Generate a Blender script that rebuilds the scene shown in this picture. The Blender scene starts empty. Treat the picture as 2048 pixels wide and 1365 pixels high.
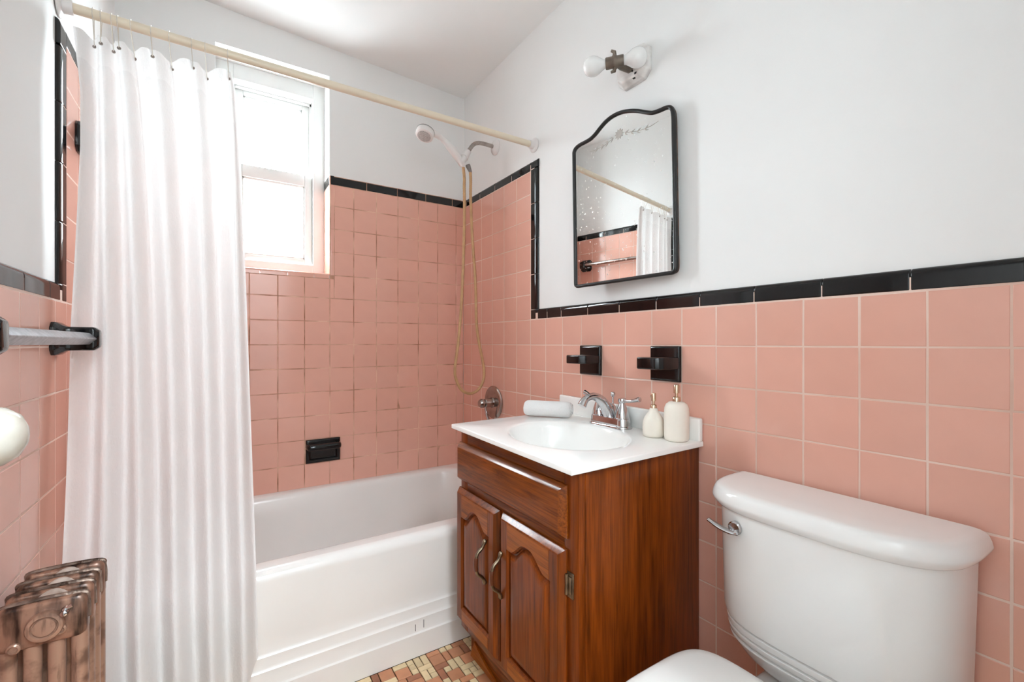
import bpy, bmesh, math, random
from mathutils import Vector, Matrix, Euler

random.seed(7)
PI = math.pi
ZF = 1.06            # height of the reference grout line above the floor; shapes below are written relative to it
SC = bpy.context.scene
COL = SC.collection

# ------------------------------------------------------------------ camera
cam_d = bpy.data.cameras.new('camera')
cam = bpy.data.objects.new('camera', cam_d)
COL.objects.link(cam)
cam.location = (-1.1375, -2.2501, 0.0084 + ZF)
cam.rotation_euler = (PI / 2, 0, -0.5756)
cam_d.sensor_fit = 'HORIZONTAL'
cam_d.sensor_width = 36.0
cam_d.lens = 36.0 * 901.35 / 2048
cam_d.shift_y = 3.9 / 2048
cam_d.clip_start = 0.02
SC.camera = cam

# ------------------------------------------------------------------ world, lights, exposure
W = bpy.data.worlds.new('world'); SC.world = W; W.use_nodes = True
wb = W.node_tree.nodes['Background']
# bright overcast sky above a duller ground
wn = W.node_tree
wtc = wn.nodes.new('ShaderNodeTexCoord'); wsx = wn.nodes.new('ShaderNodeSeparateXYZ')
wmr = wn.nodes.new('ShaderNodeMapRange'); wmr.interpolation_type = 'SMOOTHSTEP'
wmr.inputs[1].default_value = -0.25; wmr.inputs[2].default_value = 0.10
wmx = wn.nodes.new('ShaderNodeMix'); wmx.data_type = 'RGBA'
wmx.inputs[6].default_value = (0.35, 0.40, 0.42, 1); wmx.inputs[7].default_value = (0.85, 0.96, 1.02, 1)
wn.links.new(wtc.outputs['Generated'], wsx.inputs[0]); wn.links.new(wsx.outputs['Z'], wmr.inputs[0])
wn.links.new(wmr.outputs[0], wmx.inputs[0]); wn.links.new(wmx.outputs[2], wb.inputs['Color'])
wb.inputs['Strength'].default_value = 43.0
SC.view_settings.view_transform = 'Standard'
SC.view_settings.look = 'None'
SC.view_settings.gamma = 1.0
SC.view_settings.use_curve_mapping = False
SC.view_settings.exposure = 0.22
SC.cycles.use_denoising = True
SC.cycles.max_bounces = 14
SC.cycles.diffuse_bounces = 8
SC.cycles.glossy_bounces = 6
SC.cycles.transparent_max_bounces = 12
SC.cycles.transmission_bounces = 8
SC.cycles.sample_clamp_indirect = 12.0
SC.cycles.caustics_reflective = False

def area_light(name, loc, rot, sx, sy, power, color=(1, 1, 1), portal=False):
    l = bpy.data.lights.new(name, 'AREA'); l.shape = 'RECTANGLE'; l.size = sx; l.size_y = sy
    l.energy = power; l.color = color
    if portal: l.cycles.is_portal = True
    o = bpy.data.objects.new(name, l); COL.objects.link(o)
    o.location = loc; o.rotation_euler = rot
    return o
area_light('window_portal', (-0.93, 0.30, 0.80 + ZF), (-PI / 2, 0, 0), 0.50, 1.05, 1, portal=True)
area_light('hall_fill_light', (-0.86, -2.95, 1.36 + ZF), (0, 0, 0), 0.5, 0.5, 56, (0.85, 0.96, 1.03))  # added fill light, out of view, to brighten the room through the doorway

# ------------------------------------------------------------------ materials
def nodes_of(m):
    m.use_nodes = True
    nt = m.node_tree
    return nt, nt.nodes['Principled BSDF'], nt.nodes['Material Output']

def lin(c):
    return tuple(((v / 255) / 12.92 if v / 255 <= 0.04045 else (((v / 255) + 0.055) / 1.055) ** 2.4) for v in c) + (1,)

def mat(name, rgb, rough=0.5, metal=0.0, spec=0.5, coat=0.0, vary=0.0, nscale=6.0, bump=0.0, bscale=60.0,
        rnd=0.0, rgb2=None):
    m = bpy.data.materials.new(name)
    nt, p, out = nodes_of(m)
    p.inputs['Roughness'].default_value = rough
    p.inputs['Metallic'].default_value = metal
    p.inputs['Specular IOR Level'].default_value = spec
    p.inputs['Coat Weight'].default_value = coat
    p.inputs['Coat Roughness'].default_value = 0.08
    c = lin(rgb)
    tc = nt.nodes.new('ShaderNodeTexCoord')
    n = nt.nodes.new('ShaderNodeTexNoise'); n.inputs['Scale'].default_value = nscale; n.inputs['Detail'].default_value = 5
    nt.links.new(tc.outputs['Object'], n.inputs['Vector'])
    mix = nt.nodes.new('ShaderNodeMix'); mix.data_type = 'RGBA'
    c2 = lin(rgb2) if rgb2 else tuple(v * (1 - vary) for v in c[:3]) + (1,)
    mix.inputs[6].default_value = c; mix.inputs[7].default_value = c2
    ramp = nt.nodes.new('ShaderNodeMapRange'); ramp.inputs[1].default_value = 0.38; ramp.inputs[2].default_value = 0.68
    nt.links.new(n.outputs['Fac'], ramp.inputs[0]); nt.links.new(ramp.outputs[0], mix.inputs[0])
    src = mix.outputs[2]
    if rnd:
        oi = nt.nodes.new('ShaderNodeObjectInfo')
        mr = nt.nodes.new('ShaderNodeMapRange'); mr.inputs[3].default_value = 1 - rnd; mr.inputs[4].default_value = 1 + rnd * 0.7
        nt.links.new(oi.outputs['Random'], mr.inputs[0])
        hs = nt.nodes.new('ShaderNodeHueSaturation')
        nt.links.new(mr.outputs[0], hs.inputs['Value']); nt.links.new(src, hs.inputs['Color'])
        src = hs.outputs[0]
    nt.links.new(src, p.inputs['Base Color'])
    if bump:
        n2 = nt.nodes.new('ShaderNodeTexNoise'); n2.inputs['Scale'].default_value = bscale; n2.inputs['Detail'].default_value = 4
        nt.links.new(tc.outputs['Object'], n2.inputs['Vector'])
        b = nt.nodes.new('ShaderNodeBump'); b.inputs['Strength'].default_value = bump; b.inputs['Distance'].default_value = 0.004
        nt.links.new(n2.outputs['Fac'], b.inputs['Height']); nt.links.new(b.outputs[0], p.inputs['Normal'])
    return m

M = {}
M['plaster'] = mat('white_wall_paint', (234, 234, 233), 0.62, spec=0.3, vary=0.02, nscale=3, bump=0.12, bscale=22)
M['ceiling'] = mat('ceiling_paint', (235, 235, 234), 0.8, spec=0.2, vary=0.02, nscale=2, bump=0.08, bscale=18)
M['paint_wood'] = mat('white_gloss_paint', (222, 221, 219), 0.35, vary=0.03, nscale=9, bump=0.05, bscale=40)
M['pink'] = mat('pink_glazed_tile', (223, 170, 153), 0.14, spec=0.5, vary=0.035, nscale=9, rnd=0.03, bump=0.015, bscale=12)
M['black'] = mat('black_glazed_tile', (9, 9, 11), 0.07, spec=0.5, vary=0.3, nscale=20, bump=0.02, bscale=20)
M['grout'] = mat('wall_grout', (228, 204, 192), 0.9, spec=0.1, rgb2=(208, 174, 158), nscale=3.2)
M['grout_stained'] = mat('stained_wall_grout', (224, 180, 158), 0.9, spec=0.1, rgb2=(150, 104, 80), nscale=9)
M['floor_grout'] = mat('floor_grout', (70, 50, 36), 0.95, spec=0.1, vary=0.4, nscale=30)
M['terracotta'] = mat('terracotta_mosaic', (196, 134, 98), 0.4, vary=0.12, nscale=25, rnd=0.14)
M['rust'] = mat('brown_mosaic', (164, 106, 78), 0.4, vary=0.2, nscale=25, rnd=0.18)
M['cream'] = mat('cream_mosaic', (224, 198, 156), 0.4, vary=0.12, nscale=25, rnd=0.12)
M['enamel'] = mat('white_tub_enamel', (228, 224, 220), 0.16, spec=0.5, vary=0.03, nscale=4)
M['porcelain'] = mat('white_porcelain', (234, 233, 231), 0.10, spec=0.5, vary=0.01, nscale=3)
M['seat_plastic'] = mat('white_seat_plastic', (232, 230, 227), 0.22, vary=0.01)
M['marble'] = mat('cultured_marble', (240, 239, 236), 0.14, spec=0.5, vary=0.015, nscale=5)
M['chrome'] = mat('chrome', (205, 205, 207), 0.09, metal=1.0, vary=0.08, nscale=30)
M['old_chrome'] = mat('tarnished_chrome', (186, 178, 172), 0.22, metal=1.0, vary=0.35, nscale=40)
M['nickel'] = mat('brushed_nickel', (176, 166, 160), 0.2, metal=1.0, vary=0.2, nscale=40)
M['brass'] = mat('antique_brass', (148, 132, 110), 0.36, metal=1.0, vary=0.5, nscale=60)
M['bronze'] = mat('bronze_socket', (128, 116, 104), 0.45, metal=0.6, vary=0.35, nscale=40)
M['steel_bar'] = mat('worn_steel_bar', (172, 172, 176), 0.35, metal=0.7, vary=0.35, nscale=70, bump=0.15, bscale=160)
M['rod'] = mat('cream_rod_paint', (226, 212, 190), 0.35, vary=0.06, nscale=8)
M['hook'] = mat('pale_wire', (214, 206, 196), 0.3, metal=0.5, vary=0.05)
M['plastic'] = mat('white_plastic', (226, 222, 220), 0.32, vary=0.03)
M['grey_plastic'] = mat('grey_plastic', (128, 124, 122), 0.4, vary=0.1)
M['pale_grey'] = mat('pale_grey_rubber', (196, 192, 190), 0.5, rgb2=(150, 146, 144), nscale=260)
M['hose'] = mat('aged_tan_hose', (196, 156, 112), 0.45, vary=0.2, nscale=30)
M['terry'] = mat('white_terry', (240, 239, 238), 0.95, spec=0.1, vary=0.02, bump=0.9, bscale=420)
M['ceramic_matte'] = mat('cream_stoneware', (234, 226, 214), 0.55, spec=0.3, vary=0.03, nscale=14, bump=0.03, bscale=120)
M['gold'] = mat('pale_gold', (214, 190, 164), 0.2, metal=1.0, vary=0.05)
M['frame'] = mat('black_mirror_frame', (20, 19, 19), 0.35, vary=0.25, nscale=30)
M['rusty'] = mat('rusted_mirror_box', (44, 34, 30), 0.7, rgb2=(128, 82, 56), nscale=38, bump=0.4, bscale=90)
M['etch'] = mat('etched_glass', (176, 170, 163), 0.7, vary=0.08, nscale=80)
M['fixture'] = mat('painted_fixture', (230, 227, 224), 0.3, rgb2=(196, 190, 186), nscale=24)
M['dark'] = mat('black_gap', (14, 12, 12), 0.6)
M['chip'] = mat('enamel_chip', (70, 66, 62), 0.8, vary=0.2)
M['handle_wood'] = mat('handle_wood', (92, 44, 20), 0.35, vary=0.3, nscale=50)
M['knob'] = mat('white_ceramic_knob', (204, 200, 190), 0.18, rgb2=(176, 168, 152), nscale=18)

def wood(name, axis, base=(132, 61, 12), dark=(86, 37, 4), fig=1.0):
    m = bpy.data.materials.new(name)
    nt, p, out = nodes_of(m)
    tc = nt.nodes.new('ShaderNodeTexCoord')
    mp = nt.nodes.new('ShaderNodeMapping')
    s = [26, 26, 26]; s[axis] = 1.7
    mp.inputs['Scale'].default_value = s
    nt.links.new(tc.outputs['Object'], mp.inputs['Vector'])
    n = nt.nodes.new('ShaderNodeTexNoise'); n.inputs['Scale'].default_value = 1.6; n.inputs['Detail'].default_value = 9
    n.inputs['Distortion'].default_value = 1.4 * fig
    nt.links.new(mp.outputs[0], n.inputs['Vector'])
    mp2 = nt.nodes.new('ShaderNodeMapping')
    s2 = [300, 300, 300]; s2[axis] = 9
    mp2.inputs['Scale'].default_value = s2
    nt.links.new(tc.outputs['Object'], mp2.inputs['Vector'])
    n2 = nt.nodes.new('ShaderNodeTexNoise'); n2.inputs['Scale'].default_value = 1.0; n2.inputs['Detail'].default_value = 3
    nt.links.new(mp2.outputs[0], n2.inputs['Vector'])
    cr = nt.nodes.new('ShaderNodeValToRGB')
    e = cr.color_ramp.elements
    e[0].position = 0.30; e[0].color = lin(dark)
    e[1].position = 0.64; e[1].color = lin(base)
    k = e.new(0.46); k.color = lin(tuple((a * 0.62 + b * 0.38) for a, b in zip(base, dark)))
    nt.links.new(n.outputs['Fac'], cr.inputs['Fac'])
    mr = nt.nodes.new('ShaderNodeMapRange'); mr.inputs[1].default_value = 0.35; mr.inputs[2].default_value = 0.55
    mr.inputs[3].default_value = 0.70; mr.inputs[4].default_value = 1.0
    nt.links.new(n2.outputs['Fac'], mr.inputs[0])
    hs = nt.nodes.new('ShaderNodeHueSaturation')
    nt.links.new(cr.outputs[0], hs.inputs['Color']); nt.links.new(mr.outputs[0], hs.inputs['Value'])
    nt.links.new(hs.outputs[0], p.inputs['Base Color'])
    p.inputs['Roughness'].default_value = 0.4
    p.inputs['Coat Weight'].default_value = 0.34
    p.inputs['Coat Roughness'].default_value = 0.12
    p.inputs['Specular IOR Level'].default_value = 0.12
    b = nt.nodes.new('ShaderNodeBump'); b.inputs['Strength'].default_value = 0.12; b.inputs['Distance'].default_value = 0.002
    nt.links.new(n2.outputs['Fac'], b.inputs['Height']); nt.links.new(b.outputs[0], p.inputs['Normal'])
    return m
M['wood_v'] = wood('stained_oak_upright', 2)
M['wood_h'] = wood('stained_oak_level', 1, (134, 66, 13), (90, 41, 5), 2.2)
M['wood_light'] = wood('stained_oak_lighter', 1, (158, 84, 20), (114, 55, 9))

def glass_mat():
    m = bpy.data.materials.new('window_glass')
    m.use_nodes = True; nt = m.node_tree; nt.nodes.remove(nt.nodes['Principled BSDF'])
    t = nt.nodes.new('ShaderNodeBsdfTransparent'); t.inputs[0].default_value = (0.97, 0.98, 0.98, 1)
    g = nt.nodes.new('ShaderNodeBsdfGlossy'); g.inputs['Roughness'].default_value = 0.02
    mx = nt.nodes.new('ShaderNodeMixShader'); mx.inputs[0].default_value = 0.06
    nt.links.new(t.outputs[0], mx.inputs[1]); nt.links.new(g.outputs[0], mx.inputs[2])
    nt.links.new(mx.outputs[0], nt.nodes['Material Output'].inputs[0])
    return m
M['glass'] = glass_mat()

def mirror_mat():
    m = bpy.data.materials.new('mirror_silver')
    nt, p, out = nodes_of(m)
    p.inputs['Metallic'].default_value = 1.0
    p.inputs['Base Color'].default_value = (0.86, 0.87, 0.86, 1)
    tc = nt.nodes.new('ShaderNodeTexCoord')
    v = nt.nodes.new('ShaderNodeTexNoise'); v.inputs['Scale'].default_value = 130; v.inputs['Detail'].default_value = 2
    nt.links.new(tc.outputs['Object'], v.inputs['Vector'])
    r = nt.nodes.new('ShaderNodeMapRange'); r.inputs[1].default_value = 0.66; r.inputs[2].default_value = 0.74
    r.inputs[3].default_value = 0.012; r.inputs[4].default_value = 0.4
    nt.links.new(v.outputs['Fac'], r.inputs[0]); nt.links.new(r.outputs[0], p.inputs['Roughness'])
    return m
M['mirror'] = mirror_mat()

def cloth_mat(name, transp, transl):
    m = bpy.data.materials.new(name)
    m.use_nodes = True; nt = m.node_tree; nt.nodes.remove(nt.nodes['Principled BSDF'])
    col = (0.90, 0.89, 0.885, 1)
    d = nt.nodes.new('ShaderNodeBsdfDiffuse'); d.inputs[0].default_value = col
    t = nt.nodes.new('ShaderNodeBsdfTranslucent'); t.inputs[0].default_value = col
    tr = nt.nodes.new('ShaderNodeBsdfTransparent')
    m1 = nt.nodes.new('ShaderNodeMixShader'); m1.inputs[0].default_value = transl
    m2 = nt.nodes.new('ShaderNodeMixShader'); m2.inputs[0].default_value = transp
    tc = nt.nodes.new('ShaderNodeTexCoord')
    mp = nt.nodes.new('ShaderNodeMapping'); mp.inputs['Scale'].default_value = (1, 1, 0.55)
    n = nt.nodes.new('ShaderNodeTexNoise'); n.inputs['Scale'].default_value = 210; n.inputs['Detail'].default_value = 4
    nt.links.new(tc.outputs['Object'], mp.inputs[0]); nt.links.new(mp.outputs[0], n.inputs['Vector'])
    b = nt.nodes.new('ShaderNodeBump'); b.inputs['Strength'].default_value = 0.55; b.inputs['Distance'].default_value = 0.003
    nt.links.new(n.outputs['Fac'], b.inputs['Height'])
    nt.links.new(b.outputs[0], d.inputs['Normal']); nt.links.new(b.outputs[0], t.inputs['Normal'])
    nt.links.new(d.outputs[0], m1.inputs[1]); nt.links.new(t.outputs[0], m1.inputs[2])
    nt.links.new(m1.outputs[0], m2.inputs[1]); nt.links.new(tr.outputs[0], m2.inputs[2])
    nt.links.new(m2.outputs[0], nt.nodes['Material Output'].inputs[0])
    return m
M['curtain'] = cloth_mat('sheer_white_cloth', 0.07, 0.34)
M['curtain_hem'] = cloth_mat('white_cloth_doubled', 0.02, 0.30)

def bulb_mat():
    m = bpy.data.materials.new('opal_bulb_glass')
    nt, p, out = nodes_of(m)
    p.inputs['Base Color'].default_value = (0.86, 0.86, 0.85, 1)
    p.inputs['Roughness'].default_value = 0.12
    p.inputs['Subsurface Weight'].default_value = 0.3
    p.inputs['Subsurface Radius'].default_value = (0.02, 0.02, 0.02)
    return m
M['bulb'] = bulb_mat()

def radiator_mat(name, lo, hi, base):
    m = bpy.data.materials.new(name)
    nt, p, out = nodes_of(m)
    tc = nt.nodes.new('ShaderNodeTexCoord')
    n = nt.nodes.new('ShaderNodeTexNoise'); n.inputs['Scale'].default_value = 26; n.inputs['Detail'].default_value = 8
    nt.links.new(tc.outputs['Object'], n.inputs['Vector'])
    mp = nt.nodes.new('ShaderNodeMapping'); mp.inputs['Scale'].default_value = (60, 60, 9)
    nt.links.new(tc.outputs['Object'], mp.inputs['Vector'])
    n2 = nt.nodes.new('ShaderNodeTexNoise'); n2.inputs['Scale'].default_value = 1.0; n2.inputs['Detail'].default_value = 5
    nt.links.new(mp.outputs[0], n2.inputs['Vector'])
    cr = nt.nodes.new('ShaderNodeValToRGB'); e = cr.color_ramp.elements
    e[0].position = lo; e[0].color = lin((50, 32, 24)); e[1].position = hi; e[1].color = lin(base)
    nt.links.new(n2.outputs['Fac'], cr.inputs[0])
    cr2 = nt.nodes.new('ShaderNodeValToRGB'); e = cr2.color_ramp.elements
    e[0].position = 0.36; e[0].color = lin((96, 64, 48)); e[1].position = 0.5; e[1].color = (1, 1, 1, 1)
    nt.links.new(n.outputs['Fac'], cr2.inputs[0])
    mx = nt.nodes.new('ShaderNodeMix'); mx.data_type = 'RGBA'; mx.blend_type = 'MULTIPLY'; mx.inputs[0].default_value = 0.6
    nt.links.new(cr.outputs[0], mx.inputs[6]); nt.links.new(cr2.outputs[0], mx.inputs[7])
    nt.links.new(mx.outputs[2], p.inputs['Base Color'])
    p.inputs['Roughness'].default_value = 0.3; p.inputs['Metallic'].default_value = 0.25
    b = nt.nodes.new('ShaderNodeBump'); b.inputs['Strength'].default_value = 0.25; b.inputs['Distance'].default_value = 0.002
    nt.links.new(n.outputs['Fac'], b.inputs['Height']); nt.links.new(b.outputs[0], p.inputs['Normal'])
    return m
M['radiator'] = radiator_mat('old_radiator_paint', 0.27, 0.40, (166, 130, 110))
M['radiator_head'] = radiator_mat('tarnished_radiator_paint', 0.36, 0.56, (152, 114, 94))
M['rust_top'] = mat('tarnished_radiator_top', (150, 130, 118), 0.22, metal=0.7, rgb2=(60, 42, 32), nscale=40, bump=0.2, bscale=120)
M['dust'] = mat('dusty_grey_iron', (196, 184, 174), 0.7, rgb2=(150, 130, 116), nscale=40)

# ------------------------------------------------------------------ mesh helpers
WLOC = {}      # where the root of each part stands, so that part meshes can be written in room coordinates

def root_of(o):
    while o.parent: o = o.parent
    return o

def obj(name, bm, m, parent=None, bev=0.0, seg=2, ang=38, smooth=True, kind=None, label=None):
    if bev:
        bmesh.ops.bevel(bm, geom=bm.edges[:], offset=bev, segments=seg, affect='EDGES', profile=0.5, clamp_overlap=True)
    bmesh.ops.recalc_face_normals(bm, faces=bm.faces[:])
    if parent is not None:
        off = WLOC.get(root_of(parent).name, Vector())
        bmesh.ops.translate(bm, verts=bm.verts[:], vec=-off)
    me = bpy.data.meshes.new(name); bm.to_mesh(me); bm.free()
    if smooth:
        me.polygons.foreach_set('use_smooth', [True] * len(me.polygons))
        me.set_sharp_from_angle(angle=math.radians(ang))
    for mm in (m if isinstance(m, (list, tuple)) else [m]): me.materials.append(mm)
    o = bpy.data.objects.new(name, me); COL.objects.link(o)
    if parent is not None: o.parent = parent
    if kind: o['kind'] = kind
    if label: o['label'] = label
    return o

def thing(name, label, cat, loc=(0, 0, 0), group=None):
    o = bpy.data.objects.new(name, None); COL.objects.link(o)
    o.empty_display_size = 0.05
    o.location = loc; o['label'] = label; o['category'] = cat
    if group: o['group'] = group
    WLOC[o.name] = Vector(loc)
    return o

def struct(name, bm, m, **k):
    o = obj(name, bm, m, **k); o['kind'] = 'structure'
    return o

def box(bm, x0, x1, y0, y1, z0, z1):
    x0, x1 = sorted((x0, x1)); y0, y1 = sorted((y0, y1)); z0, z1 = sorted((z0, z1))
    v = [bm.verts.new(p) for p in ((x0, y0, z0), (x1, y0, z0), (x1, y1, z0), (x0, y1, z0),
                                   (x0, y0, z1), (x1, y0, z1), (x1, y1, z1), (x0, y1, z1))]
    for f in ((0, 3, 2, 1), (4, 5, 6, 7), (0, 1, 5, 4), (1, 2, 6, 5), (2, 3, 7, 6), (3, 0, 4, 7)):
        bm.faces.new([v[i] for i in f])
    return bm

def nbox(*a):
    return box(bmesh.new(), *a)

def loft(bm, rings, cap0=True, cap1=True, closed=True):
    vs = [[bm.verts.new(p) for p in r] for r in rings]
    n = len(vs[0])
    for a, b in zip(vs, vs[1:]):
        for i in range(n if closed else n - 1):
            j = (i + 1) % n
            bm.faces.new((a[i], a[j], b[j], b[i]))
    if cap0: bm.faces.new(vs[0][::-1])
    if cap1: bm.faces.new(vs[-1])
    return vs

def frame_of(d):
    d = d.normalized()
    u = Vector((0, 0, 1)) if abs(d.z) < 0.9 else Vector((1, 0, 0))
    a = d.cross(u).normalized()
    return a, a.cross(d).normalized()

def tube(bm, pts, rad, seg=14, squash=None, cap=True, roll=0.0):
    P = [Vector(p) for p in pts]
    if not hasattr(rad, '__len__'): rad = [rad] * len(P)
    rings = []
    a = None
    for i, p in enumerate(P):
        d = (P[min(i + 1, len(P) - 1)] - P[max(i - 1, 0)]).normalized()
        if a is None: a, b = frame_of(d)
        else:
            a = (a - d * a.dot(d)).normalized()
        b = a.cross(d).normalized()
        r = rad[i]; sq = squash if squash else 1.0
        rings.append([p + a * (math.cos(2 * PI * k / seg + roll) * r) + b * (math.sin(2 * PI * k / seg + roll) * r * sq) for k in range(seg)])
    loft(bm, rings, cap, cap)
    return bm

def lathe(bm, prof, origin, axis=(0, 0, 1), seg=32, cap=(True, True)):
    o = Vector(origin); d = Vector(axis).normalized(); a, b = frame_of(d)
    rings = [[o + d * h + a * (math.cos(2 * PI * k / seg) * r) + b * (math.sin(2 * PI * k / seg) * r) for k in range(seg)] for r, h in prof]
    loft(bm, rings, *cap)
    return bm

def smooth_path(pts, n=8):
    P = [Vector(p) for p in pts]; out = []
    for i in range(len(P) - 1):
        p0 = P[max(i - 1, 0)]; p1 = P[i]; p2 = P[i + 1]; p3 = P[min(i + 2, len(P) - 1)]
        for k in range(n):
            t = k / n
            out.append(0.5 * ((2 * p1) + (-p0 + p2) * t + (2 * p0 - 5 * p1 + 4 * p2 - p3) * t * t + (-p0 + 3 * p1 - 3 * p2 + p3) * t ** 3))
    out.append(P[-1])
    return out

def prism(bm, poly, f0, f1):
    """poly of 2D points, f0/f1 map a 2D point to the two 3D ends"""
    a = [bm.verts.new(f0(p)) for p in poly]; b = [bm.verts.new(f1(p)) for p in poly]
    n = len(poly)
    bm.faces.new(a[::-1]); bm.faces.new(b)
    for i in range(n):
        j = (i + 1) % n
        bm.faces.new((a[i], a[j], b[j], b[i]))
    return bm

# ------------------------------------------------------------------ room sizes
XL = -1.4615; YF = -2.235; P = 0.1095; J = 0.0015
ZFLOOR = -ZF
def zceil(x): return 1.370 - 0.048 * x
PL = 0.010      # the tiles stand this far in front of the plaster

# ---- floor
bm = nbox(XL - 0.15, 0.15, YF - 1.3, 0.3, ZFLOOR - 0.12, ZFLOOR - 0.004)
floor = struct('floor', bm, M['floor_grout'], smooth=False)

# ---- ceiling (slightly out of level, like the photographed one)
bm = bmesh.new()
v = []
for z in (0.0, 0.12):
    for x, y in ((XL - 0.15, YF - 1.3), (0.15, YF - 1.3), (0.15, 0.3), (XL - 0.15, 0.3)):
        v.append(bm.verts.new((x, y, zceil(x) + z)))
for f in ((0, 3, 2, 1), (4, 5, 6, 7), (0, 1, 5, 4), (1, 2, 6, 5), (2, 3, 7, 6), (3, 0, 4, 7)): bm.faces.new([v[i] for i in f])
struct('ceiling', bm, M['ceiling'], smooth=False)

# ---- walls
ZT = 1.46
WX0, WX1, WZ0, WZ1 = -1.1530, -0.7020, 0.3285, 1.2690      # window opening
bm = nbox(PL, 0.13, YF - 1.3, 0.26, ZFLOOR - 0.05, ZT)
wall_right = struct('wall_right', bm, M['plaster'], smooth=False)
bm = nbox(XL - 0.13, XL - PL, YF - 1.3, 0.26, ZFLOOR - 0.05, ZT)
wall_left = struct('wall_left', bm, M['plaster'], smooth=False)
YB = 0.006
bm = bmesh.new()
# wall with a hole: rounded plaster edge around the upper opening comes from the bevel on the small reveal
for x0, x1, z0, z1 in ((XL - 0.02, WX0, ZFLOOR - 0.05, ZT), (WX1, 0.02, ZFLOOR - 0.05, ZT), (WX0, WX1, ZFLOOR - 0.05, WZ0 - 0.012), (WX0, WX1, WZ1, ZT)):
    box(bm, x0, x1, YB, 0.27, z0, z1)
wall_back = struct('wall_back', bm, M['plaster'], smooth=False)
# front wall with the doorway the photograph is taken from, and the hall behind it
bm = bmesh.new()
DX0, DX1, DZ1 = -1.41, -0.64, 0.98
for x0, x1, z0, z1 in ((XL - 0.02, DX0, ZFLOOR - 0.05, ZT), (DX1, 0.02, ZFLOOR - 0.05, ZT), (DX0, DX1, DZ1, ZT)):
    box(bm, x0, x1, YF - 0.11, YF, z0, z1)
struct('wall_front', bm, M['plaster'], smooth=False)
bm = nbox(XL - 0.13, 0.13, YF - 1.32, YF - 1.2, ZFLOOR - 0.05, ZT)
struct('wall_hall', bm, M['plaster'], smooth=False)

# grout beds behind the tiles
def grout(parent, *a):
    obj('grout_bed', nbox(*a), M['grout_stained'] if parent is wall_back else M['grout'], parent, smooth=False)
TRIM0, TRIM1 = 0.757, 0.800     # black band at the top of the alcove
CAP0, CAP1 = 0.1110, 0.1555     # black cap on the lower wainscot
RV0, RV1 = -0.6465, -0.6975     # black upright on the right wall
LV0, LV1 = -0.6820, -0.7360     # black upright on the left wall
grout(wall_right, 0.0007, PL + 0.004, RV1 + 0.025, 0.0, ZFLOOR, TRIM1 - 0.016)
grout(wall_right, 0.0007, PL + 0.004, YF, RV1 + 0.025, ZFLOOR, CAP1 - 0.018)
grout(wall_left, XL - PL - 0.004, XL - 0.0007, LV1 + 0.029, 0.0, ZFLOOR, TRIM1 - 0.016)
grout(wall_left, XL - PL - 0.004, XL - 0.0007, YF, LV1 + 0.029, ZFLOOR, CAP1 - 0.018)
grout(wall_back, XL, WX0 - 0.0005, 0.0007, YB + 0.006, ZFLOOR, TRIM1 - 0.001)
grout(wall_back, WX1 + 0.0005, 0.0, 0.0007, YB + 0.006, ZFLOOR, TRIM1 - 0.001)
grout(wall_back, WX0 - 0.0005, WX1 + 0.0005, 0.0007, YB + 0.006, ZFLOOR, 0.312)

# ---- tiles
_tile = {}
def tile_mesh(w, h, m, name='tile', t=0.009):
    key = (round(w, 4), round(h, 4), m.name)
    if key in _tile: return _tile[key]
    bm = bmesh.new()
    rings = []
    for ins, z in ((0, -t), (0, -0.0022), (0.0006, -0.0009), (0.0022, 0.0)):
        a, b = w / 2 - ins, h / 2 - ins
        rings.append([(-a, -b, z), (a, -b, z), (a, b, z), (-a, b, z)])
    loft(bm, rings, cap0=False)
    me = bpy.data.meshes.new(name); bm.to_mesh(me); bm.free()
    me.materials.append(m); _tile[key] = me
    return me
ROT = {'back': Matrix(((1, 0, 0), (0, 0, -1), (0, 1, 0))),
       'right': Matrix(((0, 0, -1), (-1, 0, 0), (0, 1, 0))),
       'left': Matrix(((0, 0, 1), (1, 0, 0), (0, 1, 0)))}
PARENT = {'back': wall_back, 'right': wall_right, 'left': wall_left}
def place(wall, s, z):
    return {'back': Vector((s, 0, z)), 'right': Vector((0, s, z)), 'left': Vector((XL, s, z))}[wall]

def put_tile(wall, s0, s1, z0, z1, m=None, name='tile', tilt=0.0022):
    w, h = abs(s1 - s0) - J, (z1 - z0) - J
    if w < 0.006 or h < 0.006: return
    me = tile_mesh(w, h, m or M['pink'], name)
    o = bpy.data.objects.new(name, me); COL.objects.link(o); o.parent = PARENT[wall]
    loc = place(wall, (s0 + s1) / 2, (z0 + z1) / 2)
    R = ROT[wall].to_4x4() @ Euler((random.gauss(0, tilt), random.gauss(0, tilt), random.gauss(0, 0.001))).to_matrix().to_4x4()
    o.matrix_local = Matrix.Translation(loc + R.to_3x3() @ Vector((0, 0, random.uniform(-0.0004, 0.0001)))) @ R
    return o

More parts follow.
